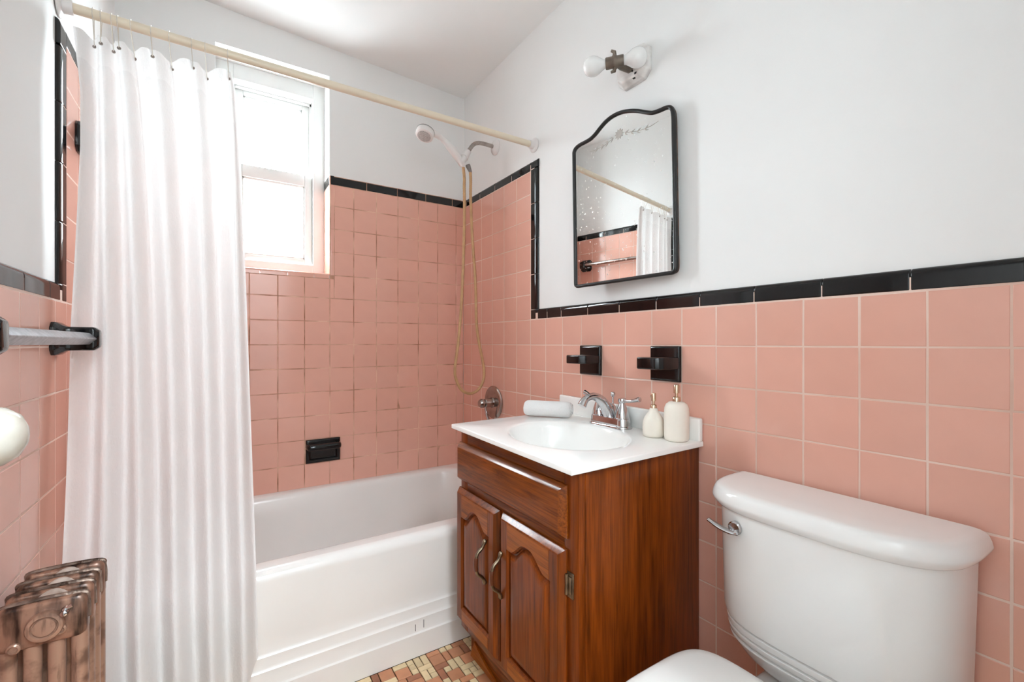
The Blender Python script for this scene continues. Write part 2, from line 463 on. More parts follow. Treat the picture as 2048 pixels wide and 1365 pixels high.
def fill(wall, s0, s1, z0, z1, js, jz, skip=()):
    """cut the rectangle s0..s1 x z0..z1 at the joints js and jz; skip = rectangles taken by fittings"""
    cs = [s0] + [j for j in sorted(js) if s0 + 0.004 < j < s1 - 0.004] + [s1]
    cz = [z0] + [j for j in sorted(jz) if z0 + 0.004 < j < z1 - 0.004] + [z1]
    for a, b in zip(cs, cs[1:]):
        for c, d in zip(cz, cz[1:]):
            a2, b2 = a, b; drop = False
            for (k0, k1, q0, q1) in skip:
                if min(b, k1) - max(a, k0) > 0.004 and min(d, q1) - max(c, q0) > 0.01:
                    if k0 <= a + 0.01 and k1 >= b - 0.01: drop = True
                    elif k0 > a: b2 = min(b2, k0)
                    else: a2 = max(a2, k1)
            if not drop: put_tile(wall, a2, b2, c, d)
rowsz = [k * P for k in range(-10, 8)]
colb = [-0.0440 - P * i for i in range(14)]
dish = (-0.8075, -0.6550, -5 * P, -4 * P)
fill('back', XL, 0, -0.660, 2 * P, colb, rowsz, [dish])
fill('back', -0.6813, 0, 2 * P, TRIM0, colb, rowsz)
fill('back', -1.1760, -0.6813, 2 * P, 0.3115, colb, [])
fill('back', XL, -1.1760, 2 * P, TRIM0, colb, rowsz)
colr = [-0.6449 - P * i for i in range(-6, 15)]
cells = [(-0.6449 - P * 4, -0.6449 - P * 3, -P, 0), (-0.6449 - P * 7, -0.6449 - P * 6, -P, 0)]
fill('right', -0.6449, 0, P, TRIM0, colr, rowsz)
fill('right', YF, 0, -0.660, P, colr, rowsz, cells)
fill('right', YF, -0.78, ZFLOOR, -0.660 , colr, rowsz)
coll = [LV0 + P * i for i in range(1, 7)] + [LV0, -0.775] + [-0.775 - 0.1120 * i for i in range(1, 14)]
fill('left', LV0, 0, P, TRIM0, coll, rowsz)
fill('left', -1.90, 0, -0.660, P, coll, rowsz)
fill('left', -1.90, -0.78, ZFLOOR, -0.660, coll, rowsz)

# ---- black trim tiles (one long edge rounded down to the plaster)
_trim = {}
def trim_mesh(L, Wd, r, drop):
    key = (round(L, 3), round(Wd, 3), r, drop)
    if key in _trim: return _trim[key]
    prof = [(-Wd / 2, -0.010), (-Wd / 2, -0.0018), (-Wd / 2 + 0.0005, -0.0006), (-Wd / 2 + 0.0018, 0.0), (-Wd / 2 + 0.0034, 0.0), (Wd / 2 - r - 0.0016, 0.0)]
    for k in range(0, 9):
        a = PI / 2 * k / 8
        prof.append((Wd / 2 - r + r * math.sin(a), -drop + drop * math.cos(a)))
    prof.append((Wd / 2, -drop - 0.004))
    bm = bmesh.new()
    rings = []
    for x, ins in ((-L / 2, 1), (-L / 2 + 0.0014, 0), (-L / 2 + 0.0032, 0), (L / 2 - 0.0032, 0), (L / 2 - 0.0014, 0), (L / 2, 1)):
        rings.append([(x, y * (1 - 0.012 * ins), z - 0.0010 * ins) for y, z in prof])
    loft(bm, rings)
    bmesh.ops.recalc_face_normals(bm, faces=bm.faces[:])
    me = bpy.data.meshes.new('trim_tile'); bm.to_mesh(me); bm.free()
    me.polygons.foreach_set('use_smooth', [True] * len(me.polygons)); me.set_sharp_from_angle(angle=math.radians(50))
    me.materials.append(M['black']); _trim[key] = me
    return me
def put_trim(wall, s0, s1, z0, z1, side='up', r=0.012, drop=None):
    drop = drop if drop is not None else PL + 0.001
    w, h = abs(s1 - s0), z1 - z0
    L, Wd, ang = (w, h, 0) if side in ('up', 'down') else (h, w, 0)
    me = trim_mesh(L - J, Wd - J, r, drop)
    o = bpy.data.objects.new('trim_tile', me); COL.objects.link(o); o.parent = PARENT[wall]
    # direction (along the wall, z) the rounded edge points to, in the tile's own axes
    spin = {'up': 0.0, 'down': PI, 'x-': PI / 2, 'x+': -PI / 2}[side]
    R = (ROT[wall] @ Euler((0, 0, spin)).to_matrix()).to_4x4() @ Euler((random.gauss(0, 0.0009), random.gauss(0, 0.0009), 0)).to_matrix().to_4x4()
    o.matrix_local = Matrix.Translation(place(wall, (s0 + s1) / 2, (z0 + z1) / 2)) @ R
    return o
def run(wall, joints, z0, z1, side='up', **k):
    for a, b in zip(joints, joints[1:]): put_trim(wall, min(a, b), max(a, b), z0, z1, side, **k)
run('back', [-0.6835 + 0.0, -0.5295, -0.3755, -0.2215, -0.0675, -0.001], TRIM0, TRIM1, r=0.006, drop=0.006)
run('back', [-1.4600, -1.3300, -1.1760], TRIM0, TRIM1, r=0.006, drop=0.006)
run('right', [-0.001, -0.0370, -0.1890, -0.3410, -0.4930, -0.6455], TRIM0, TRIM1)
put_trim('right', RV1, RV0, TRIM0 + 0.006, TRIM1, 'up', r=0.014)
ju = [CAP0, 0.1525, 0.3050, 0.4585, 0.6120, TRIM0 + 0.006]
# on the right wall the tile's own x axis runs along -y, so the side facing the camera is x+
for a, b in zip(ju, ju[1:]): put_trim('right', RV1, RV0, a, b, 'x+', r=0.022)
run('right', [RV1, -0.7634, -0.8546, -1.0083, -1.1644, -1.3190, -1.4703, -1.6246, -1.7780, -1.9331, -2.0850, YF], CAP0, CAP1, r=0.014)
run('left', [-0.001, -0.0800, -0.2320, -0.3840, -0.5340, -0.6040, LV0], TRIM0, TRIM1)
put_trim('left', LV1, LV0, TRIM0 - 0.021, TRIM1, 'up', r=0.016)
for a, b in zip([CAP0, 0.1530, 0.3054, 0.4513, 0.5972, TRIM0 - 0.021], [0.1530, 0.3054, 0.4513, 0.5972, TRIM0 - 0.021]): put_trim('left', LV1, LV0, a, b, 'x-', r=0.026, drop=0.012)
run('left', [LV1, -0.8161, -0.9761, -1.1300, -1.2840, -1.4380, -1.5920, -1.7460, -1.9000], CAP0, CAP1, r=0.014)

# tiled jambs and sill of the window
def nose_piece(L, front, depth, r=0.010):
    """L along local x; local y is the front width, local z (negative) runs into the recess"""
    prof = [(0, 0)]
    for k in range(9):
        a = PI / 2 * k / 8
        prof.append((front - r + r * math.sin(a), -r + r * math.cos(a)))
    prof += [(front, -depth), (front - 0.008, -depth), (front - 0.008, -0.012), (0, -0.012)]
    bm = bmesh.new()
    loft(bm, [[(x, y, z) for y, z in prof] for x in (-L / 2 + J / 2, L / 2 - J / 2)])
    bmesh.ops.recalc_face_normals(bm, faces=bm.faces[:])
    return bm
def nose(name, m, wallrot, loc, L, front, depth):
    bm = nose_piece(L, front, depth)
    bmesh.ops.transform(bm, matrix=Matrix.Translation(loc) @ wallrot.to_4x4(), verts=bm.verts[:])
    return obj(name, bm, m, wall_back, ang=50)
# right jamb: local x -> z, local y -> -x (towards the opening), local z -> -y (towards the room)
RJ = Matrix(((0, -1, 0), (0, 0, -1), (1, 0, 0)))
zs = [3 * P, 4 * P, 5 * P, 6 * P, TRIM0]
for a, b in zip(zs, zs[1:]):
    nose('jamb_tile', M['pink'], RJ, Vector((-0.6820, 0, (a + b) / 2)), b - a, 0.0215, 0.135)
nose('jamb_trim_tile', M['black'], RJ, Vector((-0.6820, 0, (TRIM0 + TRIM1) / 2)), TRIM1 - TRIM0, 0.0215, 0.135)
LJ = Matrix(((0, 1, 0), (0, 0, -1), (-1, 0, 0)))
for a, b in zip(zs, zs[1:]):
    nose('jamb_tile', M['pink'], LJ, Vector((-1.1729, 0, (a + b) / 2)), b - a, 0.0215, 0.135)
nose('jamb_trim_tile', M['black'], LJ, Vector((-1.1729, 0, (TRIM0 + TRIM1) / 2)), TRIM1 - TRIM0, 0.0215, 0.135)
# sill: local x -> x, local y -> z, local z -> -y
RS = Matrix(((1, 0, 0), (0, 0, -1), (0, 1, 0)))
xs = [-1.1530, -1.1000, -0.9900, -0.8800, -0.7700, -0.7035]
for a, b in zip(xs, xs[1:]):
    nose('sill_tile', M['pink'], RS, Vector(((a + b) / 2, 0, 0.3125)), b - a, 0.0235, 0.135)

# ---- window (double hung, white paint)
YW = 0.130
def wpart(name, boxes, m, parent, bev=0.0025):
    bm = bmesh.new()
    for b in boxes: box(bm, *b)
    return obj(name, bm, m, parent, bev=bev, seg=2)
CX0, CX1, CZ0, CZ1 = -1.0850, -0.7530, 0.3880, 1.2010     # inside of the casing
bm = bmesh.new()
for b in ((WX0, CX0, YW, YW + 0.022, WZ0, WZ1), (CX1, WX1, YW, YW + 0.022, WZ0, WZ1), (CX0, CX1, YW, YW + 0.022, CZ1, WZ1), (CX0, CX1, YW, YW + 0.022, WZ0, CZ0)): box(bm, *b)
window = struct('window_1', bm, M['paint_wood'], bev=0.002)
wpart('jamb', [(CX0 - 0.03, CX0 - 0.001, YW + 0.022, YW + 0.125, CZ0 - 0.03, CZ1 + 0.03)], M['paint_wood'], window)
wpart('jamb', [(CX1 + 0.001, CX1 + 0.03, YW + 0.022, YW + 0.125, CZ0 - 0.03, CZ1 + 0.03)], M['paint_wood'], window)
wpart('head', [(CX0, CX1, YW + 0.022, YW + 0.125, CZ1 + 0.001, CZ1 + 0.03)], M['paint_wood'], window)
wpart('parting_bead', [(CX1 - 0.008, CX1, YW + 0.058, YW + 0.066, CZ0, CZ1), (CX0, CX0 + 0.008, YW + 0.058, YW + 0.066, CZ0, CZ1), (CX0, CX1, YW + 0.058, YW + 0.066, CZ1 - 0.012, CZ1)], M['paint_wood'], window, 0.001)
def sash(y0, z0, z1, st, top, bot, pane_y):
    s = wpart('sash', [(CX0 + 0.002, CX0 + st, y0, y0 + 0.03, z0, z1), (CX1 - st, CX1 - 0.002, y0, y0 + 0.03, z0, z1),
                       (CX0 + st, CX1 - st, y0, y0 + 0.03, z1 - top, z1), (CX0 + st, CX1 - st, y0, y0 + 0.03, z0, z0 + bot)], M['paint_wood'], window)
    wpart('glazing_bead', [(CX0 + st, CX0 + st + 0.007, y0 + 0.006, y0 + 0.02, z0 + bot, z1 - top), (CX1 - st - 0.007, CX1 - st, y0 + 0.006, y0 + 0.02, z0 + bot, z1 - top),
                           (CX0 + st, CX1 - st, y0 + 0.006, y0 + 0.02, z1 - top - 0.010, z1 - top), (CX0 + st, CX1 - st, y0 + 0.006, y0 + 0.02, z0 + bot, z0 + bot + 0.010)], M['paint_wood'], s, 0.0015)
    wpart('pane', [(CX0 + st - 0.004, CX1 - st + 0.004, pane_y, pane_y + 0.003, z0 + bot - 0.004, z1 - top + 0.004)], M['glass'], s, 0)
    return s
sash(YW + 0.026, CZ0 + 0.001, 0.832, 0.034, 0.055, 0.028, YW + 0.040)
up = sash(YW + 0.070, 0.800, CZ1 - 0.002, 0.040, 0.030, 0.035, YW + 0.084)
bm = bmesh.new(); tube(bm, smooth_path([(-0.932, YW + 0.036, 0.832), (-0.930, YW + 0.034, 0.846), (-0.925, YW + 0.03, 0.850)], 5), [0.004] * 5 + [0.003] * 6, 8)
obj('sash_lock', bm, M['paint_wood'], window)

# ------------------------------------------------------------------ bathtub
def rrect(x0, x1, y0, y1, r, z, n=7):
    pts = []
    for cx, cy, a0 in ((x1 - r, y1 - r, 0), (x0 + r, y1 - r, PI / 2), (x0 + r, y0 + r, PI), (x1 - r, y0 + r, 1.5 * PI)):
        for k in range(n + 1):
            a = a0 + PI / 2 * k / n
            pts.append((cx + r * math.cos(a), cy + r * math.sin(a), z))
    return pts
TZ = -0.655; TY = -0.770; tx0, tx1, ty1 = XL + 0.002, -0.002, -0.002
t = thing('bathtub', 'white enamelled alcove bathtub with a ridged apron, below the tiled window wall', 'bathtub', (-0.73, -0.385, ZFLOOR))
bm = bmesh.new()
rings = []
rings.append(rrect(tx0, tx1, TY + 0.030, ty1, 0.004, TZ - 0.03))
rings.append(rrect(tx0, tx1, TY + 0.030, ty1, 0.004, TZ))
ix0, ix1, iy0, iy1 = tx0 + 0.070, tx1 - 0.060, -0.688, -0.040
for ins, dz, r in ((-0.012, 0.0, 0.13), (0.0, -0.003, 0.125), (0.007, -0.010, 0.12), (0.013, -0.024, 0.12), (0.022, -0.08, 0.12), (0.036, -0.18, 0.12), (0.052, -0.29, 0.12), (0.070, -0.325, 0.11), (0.11, -0.345, 0.09), (0.19, -0.352, 0.04)):
    rings.append(rrect(ix0 + ins * 1.6, ix1 - ins, iy0 + ins, iy1 - ins, r, TZ + dz))
loft(bm, rings, cap0=False)
obj('basin', bm, M['enamel'], t, ang=60)
prof = [(TY + 0.032, TZ)]
for k in range(1, 9):
    a = PI / 2 * k / 8
    prof.append((TY + 0.032 - 0.032 * math.sin(a), TZ - 0.032 + 0.032 * math.cos(a)))
for y, z in ((0.0, -0.86), (0.0, -0.888), (-0.002, -0.894), (-0.006, -0.898), (-0.006, -0.926), (-0.008, -0.932), (-0.012, -0.936), (-0.012, -0.972), (-0.014, -0.979), (-0.019, -0.983), (-0.019, -1.040), (-0.019, ZFLOOR)):
    prof.append((TY + y, z))
prof += [(TY + 0.02, ZFLOOR), (TY + 0.05, TZ - 0.08)]
bm = bmesh.new()
loft(bm, [[(x, y, z) for y, z in prof] for x in (tx0, tx1)])
obj('apron', bm, M['enamel'], t, ang=35)
for cx, z0, z1 in ((-0.548, -0.972, -0.945), (-0.578, -0.975, -0.952)):
    obj('enamel_chip', nbox(cx, cx + 0.0016, TY - 0.0130, TY - 0.011, z0, z1), M['chip'], t, smooth=False, label='thin dark chip in the apron enamel')

# ------------------------------------------------------------------ curtain rod, hooks, curtain
rod_a, rod_b = Vector((-0.002, -0.664, 0.8658)), Vector((XL - PL + 0.001, -0.716, 0.8412))
def rod_pt(x):
    k = (x - rod_a.x) / (rod_b.x - rod_a.x)
    return rod_a.lerp(rod_b, k)
t = thing('curtain_rod', 'long cream painted shower curtain rod spanning the room between white end flanges', 'curtain rod', rod_a.lerp(rod_b, 0.5))
bm = bmesh.new(); tube(bm, [rod_a.lerp(rod_b, 0.012), rod_a.lerp(rod_b, 0.60)], 0.0128, 24); obj('rod', bm, M['rod'], t)
bm = bmesh.new(); tube(bm, [rod_a.lerp(rod_b, 0.595), rod_a.lerp(rod_b, 0.985)], 0.0122, 24); obj('inner_rod', bm, M['rod'], t)
d = (rod_b - rod_a).normalized()
for p, s in ((rod_a + d * -0.010, 1), (rod_b + d * 0.0, -1)):
    bm = bmesh.new()
    lathe(bm, [(0.004, 0), (0.030, 0.0), (0.031, 0.003), (0.028, 0.006), (0.018, 0.009), (0.0165, 0.026), (0.015, 0.028), (0.004, 0.028)], p, d * s, 32)
    obj('flange', bm, M['plastic'], t)
hooks = [-1.4060, -1.3910, -1.3710, -1.3590, -1.3330, -1.2915, -1.2530, -1.2030, -1.1720, -1.1180]
ordinal = ['first', 'second', 'third', 'fourth', 'fifth', 'sixth', 'seventh', 'eighth', 'ninth', 'tenth']
def hook_bm(x, low):
    c = rod_pt(x); r = 0.0145; pts = []
    for k in range(0, 15):
        a = -PI * 0.80 + (PI * 1.60) * k / 14
        pts.append(Vector((c.x, c.y + r * math.sin(a), c.z + r * math.cos(a))))
    e0, e1 = pts[0], pts[-1]
    path = [low + Vector((0, 0.0025, 0.010)), low + Vector((0, -0.0035, 0.0)), low + Vector((0, -0.004, 0.008)), e0.lerp(low, 0.5)] + pts + [e1.lerp(low, 0.45), low + Vector((0, 0.004, 0.004)), low + Vector((0, -0.0005, -0.002))]
    bm = bmesh.new(); tube(bm, smooth_path(path, 3), 0.0009, 6)
    return bm
# curtain surface
NU, NV = 330, 70
CT, CB = 0.795, -0.935
topk = [-1.4400] + [(a + 0.0) for a in hooks] + [-1.1060]
def curtain_point(u, v):
    """u across 0..1 in hook numbers, v 0 at the top .. 1 at the hem"""
    n = len(topk) - 1
    f = u * n
    i = min(int(f), n - 1); q = f - i
    xt = topk[i] + (topk[i + 1] - topk[i]) * q
    xb = -1.4390 + (0.3930) * (u ** 1.0)
    s = v ** 0.55
    x = xt * (1 - s) + xb * s
    sp_t = topk[i + 1] - topk[i]
    amp = (0.30 * sp_t + 0.005) * (1 - s) + 0.0245 * s
    ph = 2 * PI * f
    hp_ = PI * f
    wave = -math.cos(hp_) - 0.11 * math.cos(3 * hp_)
    zline = CT + 0.012 * (u - 0.5) * 0
    drop = min(1.0, v / 0.84) ** 3.0
    yb = -0.690 * (1 - drop) + -0.810 * drop
    yt = rod_pt(x).y - 0.003
    y = yt + (yb - (-0.690)) + amp * wave
    y += 0.0035 * (0.5 - 0.5 * math.cos(ph)) * (1 - s)
    x += 0.0022 * math.sin(ph)
    zz = CT + (CB - CT) * v
    bump = max(0.0, min(1.0, (0.80 - zz) / 0.16)) * max(0.0, min(1.0, (zz - 0.05) / 0.45))
    x += 0.014 * bump * max(0.0, 1 - u / 0.13)
    top = rod_pt(x).z - 0.062 + 0.0105 * (0.5 - 0.5 * math.cos(ph)) ** 0.7 + 0.002
    if u < 0.05: top += 0.006 * (1 - u / 0.05)
    bot = CB + 0.055 * max(0.0, (u - 0.80) / 0.20) ** 2
    z = top + (bot - top) * v
    return Vector((x, y, z))
t = thing('shower_curtain', 'sheer white pleated shower curtain drawn to the left side of the tub', 'curtain', (-1.25, -0.80, CB))
bm = bmesh.new()
VS = 0.043
vv = [VS + (1 - VS) * k / NV for k in range(NV + 1)]
g = [[bm.verts.new(curtain_point(i / NU, v)) for i in range(NU + 1)] for v in vv]
for a, b in zip(g, g[1:]):
    for i in range(NU): bm.faces.new((a[i], a[i + 1], b[i + 1], b[i]))
obj('cloth', bm, M['curtain'], t, ang=180)
bm = bmesh.new()
vv = [VS * k / 6 for k in range(7)]
g = [[bm.verts.new(curtain_point(i / NU, v)) for i in range(NU + 1)] for v in vv]
for a, b in zip(g, g[1:]):
    for i in range(NU): bm.faces.new((a[i], a[i + 1], b[i + 1], b[i]))
obj('header_band', bm, M['curtain_hem'], t, ang=180, label='opaque doubled band along the top of the curtain')
for i, x in enumerate(hooks):
    n = len(topk) - 1
    c = curtain_point((i + 1) / n, 0.010)
    bm = bmesh.new(); lathe(bm, [(0.0020, -0.0008), (0.0042, -0.0008), (0.0045, 0.0), (0.0042, 0.0008), (0.0020, 0.0008)], c, (0, 1, 0), 14)
    obj('grommet', bm, M['nickel'], t)

for i, x in enumerate(hooks):
    where = f'{ordinal[i]} wire curtain hook from the left on the cream rod' if i < 9 else 'rightmost wire curtain hook on the cream rod, before the window'
    o = obj('curtain_hook', hook_bm(x, curtain_point((i + 1) / (len(topk) - 1), 0.010)), M['hook'])
    o['label'] = where; o['category'] = 'curtain hook'; o['group'] = 'wire hooks on the curtain rod'


# ------------------------------------------------------------------ hand shower
Y0 = -0.340
t = thing('hand_shower', 'white hand shower hanging from a bent chrome arm with a tan looped hose', 'shower head', (0.0, Y0, 0.972))
bm = bmesh.new(); lathe(bm, [(0.003, -0.012), (0.036, -0.012), (0.037, -0.004), (0.032, 0.003), (0.020, 0.008), (0.012, 0.012), (0.003, 0.012)], (0.0, Y0, 0.974), (-1, 0, 0), 36); obj('flange', bm, M['plastic'], t)
bm = bmesh.new(); tube(bm, smooth_path([(0.0, Y0, 0.974), (-0.045, Y0, 0.976), (-0.090, Y0, 0.973), (-0.118, Y0, 0.958), (-0.140, Y0, 0.928), (-0.147, Y0, 0.916)], 6), 0.0095, 18); obj('arm', bm, M['old_chrome'], t)
dj = Vector((-0.55, 0, -0.835)).normalized()
bm = bmesh.new(); lathe(bm, [(0.004, -0.004), (0.0135, -0.002), (0.0145, 0.012), (0.0190, 0.032), (0.0200, 0.038), (0.0175, 0.040), (0.0175, 0.046), (0.0190, 0.047), (0.0190, 0.072), (0.014, 0.078), (0.004, 0.079)], (-0.146, Y0, 0.918), dj, 28)
obj('swivel_bracket', bm, M['plastic'], t)
bm = bmesh.new(); lathe(bm, [(0.003, 0), (0.0135, 0.0), (0.0155, 0.006), (0.0155, 0.036), (0.013, 0.042), (0.003, 0.042)], (-0.196, Y0, 0.877), (0.62, 0, -0.78), 24)
obj('cradle', bm, M['plastic'], t)
bm = bmesh.new(); lathe(bm, [(0.003, 0), (0.010, 0.0), (0.0115, 0.008), (0.0085, 0.030), (0.0065, 0.040), (0.003, 0.040)], (-0.150, Y0, 0.856), (0.45, 0, -0.89), 20)
obj('hose_outlet', bm, M['grey_plastic'], t)
# handset: tapering handle curving into the head
hp = smooth_path([(-0.178, Y0, 0.842), (-0.196, Y0, 0.872), (-0.222, Y0, 0.899), (-0.255, Y0, 0.927), (-0.290, Y0, 0.951), (-0.325, Y0, 0.962), (-0.352, Y0, 0.962)], 5)
hr = [0.0120 + 0.0085 * math.sin(PI * min(1, k / (len(hp) - 1) * 1.6)) ** 1 if k < len(hp) * 0.62 else 0.0140 + 0.006 * ((k / (len(hp) - 1)) - 0.62) / 0.38 for k in range(len(hp))]
bm = bmesh.new(); tube(bm, hp, hr, 18, squash=0.85); handset = obj('handset', bm, M['plastic'], t)
hd = Vector((-0.34, -0.22, -0.91)).normalized()
hc = Vector((-0.362, Y0, 0.955))
bm = bmesh.new(); lathe(bm, [(0.004, -0.020), (0.020, -0.018), (0.034, -0.010), (0.040, 0.0), (0.041, 0.010), (0.039, 0.021), (0.034, 0.024), (0.004, 0.022)], hc, hd, 36); obj('spray_head', bm, M['plastic'], handset)
bm = bmesh.new(); lathe(bm, [(0.0300, 0.0225), (0.0300, 0.0255), (0.0280, 0.0260), (0.004, 0.0255)], hc, hd, 32)
a_, b_ = frame_of(hd)
for rr, nn in ((0.007, 6), (0.014, 10), (0.0215, 16)):
    for k in range(nn):
        c = hc + hd * 0.0250 + a_ * (rr * math.cos(2 * PI * k / nn)) + b_ * (rr * math.sin(2 * PI * k / nn))
        lathe(bm, [(0.0016, 0), (0.0012, 0.0022)], c, hd, 7)
obj('spray_face', bm, M['pale_grey'], handset)
bm = bmesh.new(); lathe(bm, [(0.0412, -0.002), (0.0418, 0.0), (0.0412, 0.002)], hc - hd * 0.004, hd, 36, (False, False)); obj('seam_ring', bm, M['grey_plastic'], handset)
hose = [(-0.172, 0.838), (-0.166, 0.790), (-0.1655, 0.746), (-0.1633, 0.640), (-0.1665, 0.450), (-0.1765, 0.2125), (-0.192, 0.0235), (-0.2085, -0.094), (-0.2070, -0.152), (-0.176, -0.214), (-0.1235, -0.2345), (-0.074, -0.2064), (-0.053, -0.147), (-0.063, -0.073), (-0.0855, 0.024), (-0.0975, 0.120), (-0.1042, 0.3126), (-0.1205, 0.503), (-0.1313, 0.693), (-0.1320, 0.780), (-0.1345, 0.822)]
hpath = smooth_path([(x, Y0 + 0.012 * math.sin(i / 20 * PI), z) for i, (x, z) in enumerate(hose)], 14)
rad = [0.0066 + (0.0007 if k % 2 else 0.0) for k in range(len(hpath))]
bm = bmesh.new(); tube(bm, hpath, rad, 12); obj('hose', bm, M['hose'], t, label='tan ribbed shower hose in a long loop')

# ------------------------------------------------------------------ tub valve
t = thing('tub_valve', 'round tarnished nickel tub valve on the pink wall above the tub', 'faucet', (0.0, -0.335, -0.285))
vc = Vector((0.0, -0.335, -0.285)); ax = (-1, 0, 0)
bm = bmesh.new(); lathe(bm, [(0.004, -0.001), (0.080, -0.001), (0.082, 0.004), (0.078, 0.009), (0.068, 0.013), (0.050, 0.014), (0.004, 0.013)], vc, ax, 48); obj('escutcheon', bm, M['nickel'], t)
bm = bmesh.new(); lathe(bm, [(0.003, 0.010), (0.027, 0.012), (0.023, 0.020), (0.022, 0.050), (0.018, 0.054), (0.003, 0.054)], vc, ax, 32); obj('hub', bm, M['nickel'], t)
bm = bmesh.new(); lathe(bm, [(0.003, 0.052), (0.017, 0.054), (0.022, 0.062), (0.022, 0.074), (0.016, 0.083), (0.003, 0.085)], vc, ax, 32); obj('handle_cap', bm, M['nickel'], t)
bm = bmesh.new(); tube(bm, smooth_path([(-0.052, -0.337, -0.292), (-0.050, -0.340, -0.325), (-0.040, -0.344, -0.360), (-0.034, -0.346, -0.395)], 5), [0.007] * 6 + [0.009] * 5 + [0.010] * 5, 14, squash=0.7); obj('lever', bm, M['chrome'], t)

# ------------------------------------------------------------------ black ceramic fittings
def ring_plate(bm, y0, y1, prof):
    pass
x0, x1, z0, z1 = -0.8060, -0.6560, -0.5470, -0.4390
t = thing('soap_dish', 'black ceramic recessed soap dish with a grab bar on the back wall above the tub', 'soap dish', ((x0 + x1) / 2, 0, z0))
bm = bmesh.new()
rings = []
for ins, y in ((0.0, 0.004), (0.0, -0.006), (0.004, -0.011), (0.012, -0.012), (0.016, -0.008), (0.020, 0.0), (0.026, 0.0)):
    rings.append([(x0 + ins, y, z0 + ins), (x1 - ins, y, z0 + ins), (x1 - ins, y, z1 - ins), (x0 + ins, y, z1 - ins)])
loft(bm, rings); obj('tray', bm, M['black'], t, bev=0.002, ang=50)
bm = bmesh.new()
tube(bm, smooth_path([(x0 + 0.010, -0.010, z1 - 0.030), (x0 + 0.013, -0.032, z1 - 0.031), (x0 + 0.026, -0.040, z1 - 0.031), (x1 - 0.026, -0.040, z1 - 0.031), (x1 - 0.013, -0.032, z1 - 0.031), (x1 - 0.010, -0.010, z1 - 0.030)], 6), 0.0125, 16, squash=1.25)
obj('grab_bar', bm, M['black'], t)

def shelf_fitting(y1, label, w, zc, out, th):
    y0 = y1 - P
    t = thing('ceramic_holder', label, 'holder', (0, (y0 + y1) / 2, -P), 'black ceramic holders above the sink')
    a, b, c, dd = y0 + 0.001, y1 - 0.001, -P + 0.002, -0.001
    bm = bmesh.new()
    loft(bm, [[(x, a + i, c + i), (x, b - i, c + i), (x, b - i, dd - i), (x, a + i, dd - i)] for i, x in ((0, 0.004), (0, -0.006), (0.003, -0.010), (0.007, -0.0115))])
    obj('back_plate', bm, M['black'], t, bev=0.0012)
    ym = (y0 + y1) / 2
    poly = [(-0.008, ym - w), (-0.008, ym + w), (-0.040, ym + w), (-out + 0.018, ym + w - 0.004), (-out, ym + w - 0.020), (-out, ym - w + 0.020), (-out + 0.018, ym - w + 0.004), (-0.040, ym - w)]
    bm = bmesh.new()
    prism(bm, poly, lambda p: (p[0], p[1], zc - th / 2), lambda p: (p[0], p[1], zc + th / 2))
    obj('shelf', bm, M['black'], t, bev=0.004, seg=3, ang=50)
shelf_fitting(-0.6449 - P * 3, 'black ceramic wall holder above the faucet, left of the two', 0.0530, -0.0500, 0.090, 0.030)
shelf_fitting(-0.6449 - P * 6, 'black ceramic wall holder above the soap bottles, right of the two', 0.0530, -0.0515, 0.092, 0.035)

def post(t, y, z, out, base, arm, th):
    """ceramic towel bar post on the left wall: octagonal base drawn in to a flat arm"""
    bm = bmesh.new()
    def octa(x, a, b, c):
        return [(x, y + sy, z + sz) for sy, sz in ((-a + c, -b), (a - c, -b), (a, -b + c), (a, b - c), (a - c, b), (-a + c, b), (-a, b - c), (-a, -b + c))]
    X = XL
    loft(bm, [octa(X - 0.002, base, base * 0.92, base * 0.3), octa(X + 0.007, base, base * 0.92, base * 0.3), octa(X + 0.014, base * 0.82, base * 0.8, base * 0.28),
              octa(X + 0.022, th * 1.1, arm * 1.02, th * 0.3), octa(X + 0.030, th, arm, th * 0.25), octa(X + out - 0.010, th, arm, th * 0.25), octa(X + out, th * 0.8, arm * 0.72, th * 0.3)])
    obj('post', bm, M['black'], t, bev=0.0015, ang=40)
t = thing('towel_bar', 'steel towel bar on black ceramic posts on the left wall above the radiator', 'towel bar', (XL, -1.07, 0.018))
post(t, -0.780, 0.0185, 0.080, 0.042, 0.028, 0.018)
post(t, -1.362, 0.0185, 0.080, 0.042, 0.028, 0.018)
bm = bmesh.new(); tube(bm, [(XL + 0.062, -0.778, 0.0185), (XL + 0.062, -1.364, 0.0185)], 0.0150, 4); obj('bar', bm, M['steel_bar'], t, bev=0.0025, seg=3)
t = thing('towel_bar', 'towel bar on black ceramic posts inside the shower, behind the curtain', 'towel bar', (XL, -0.32, 0.567))
post(t, -0.562, 0.567, 0.062, 0.045, 0.027, 0.022)
post(t, -0.085, 0.567, 0.062, 0.045, 0.027, 0.022)
bm = bmesh.new(); tube(bm, [(XL + 0.045, -0.565, 0.567), (XL + 0.045, -0.082, 0.567)], 0.0110, 16); obj('bar', bm, M['old_chrome'], t)

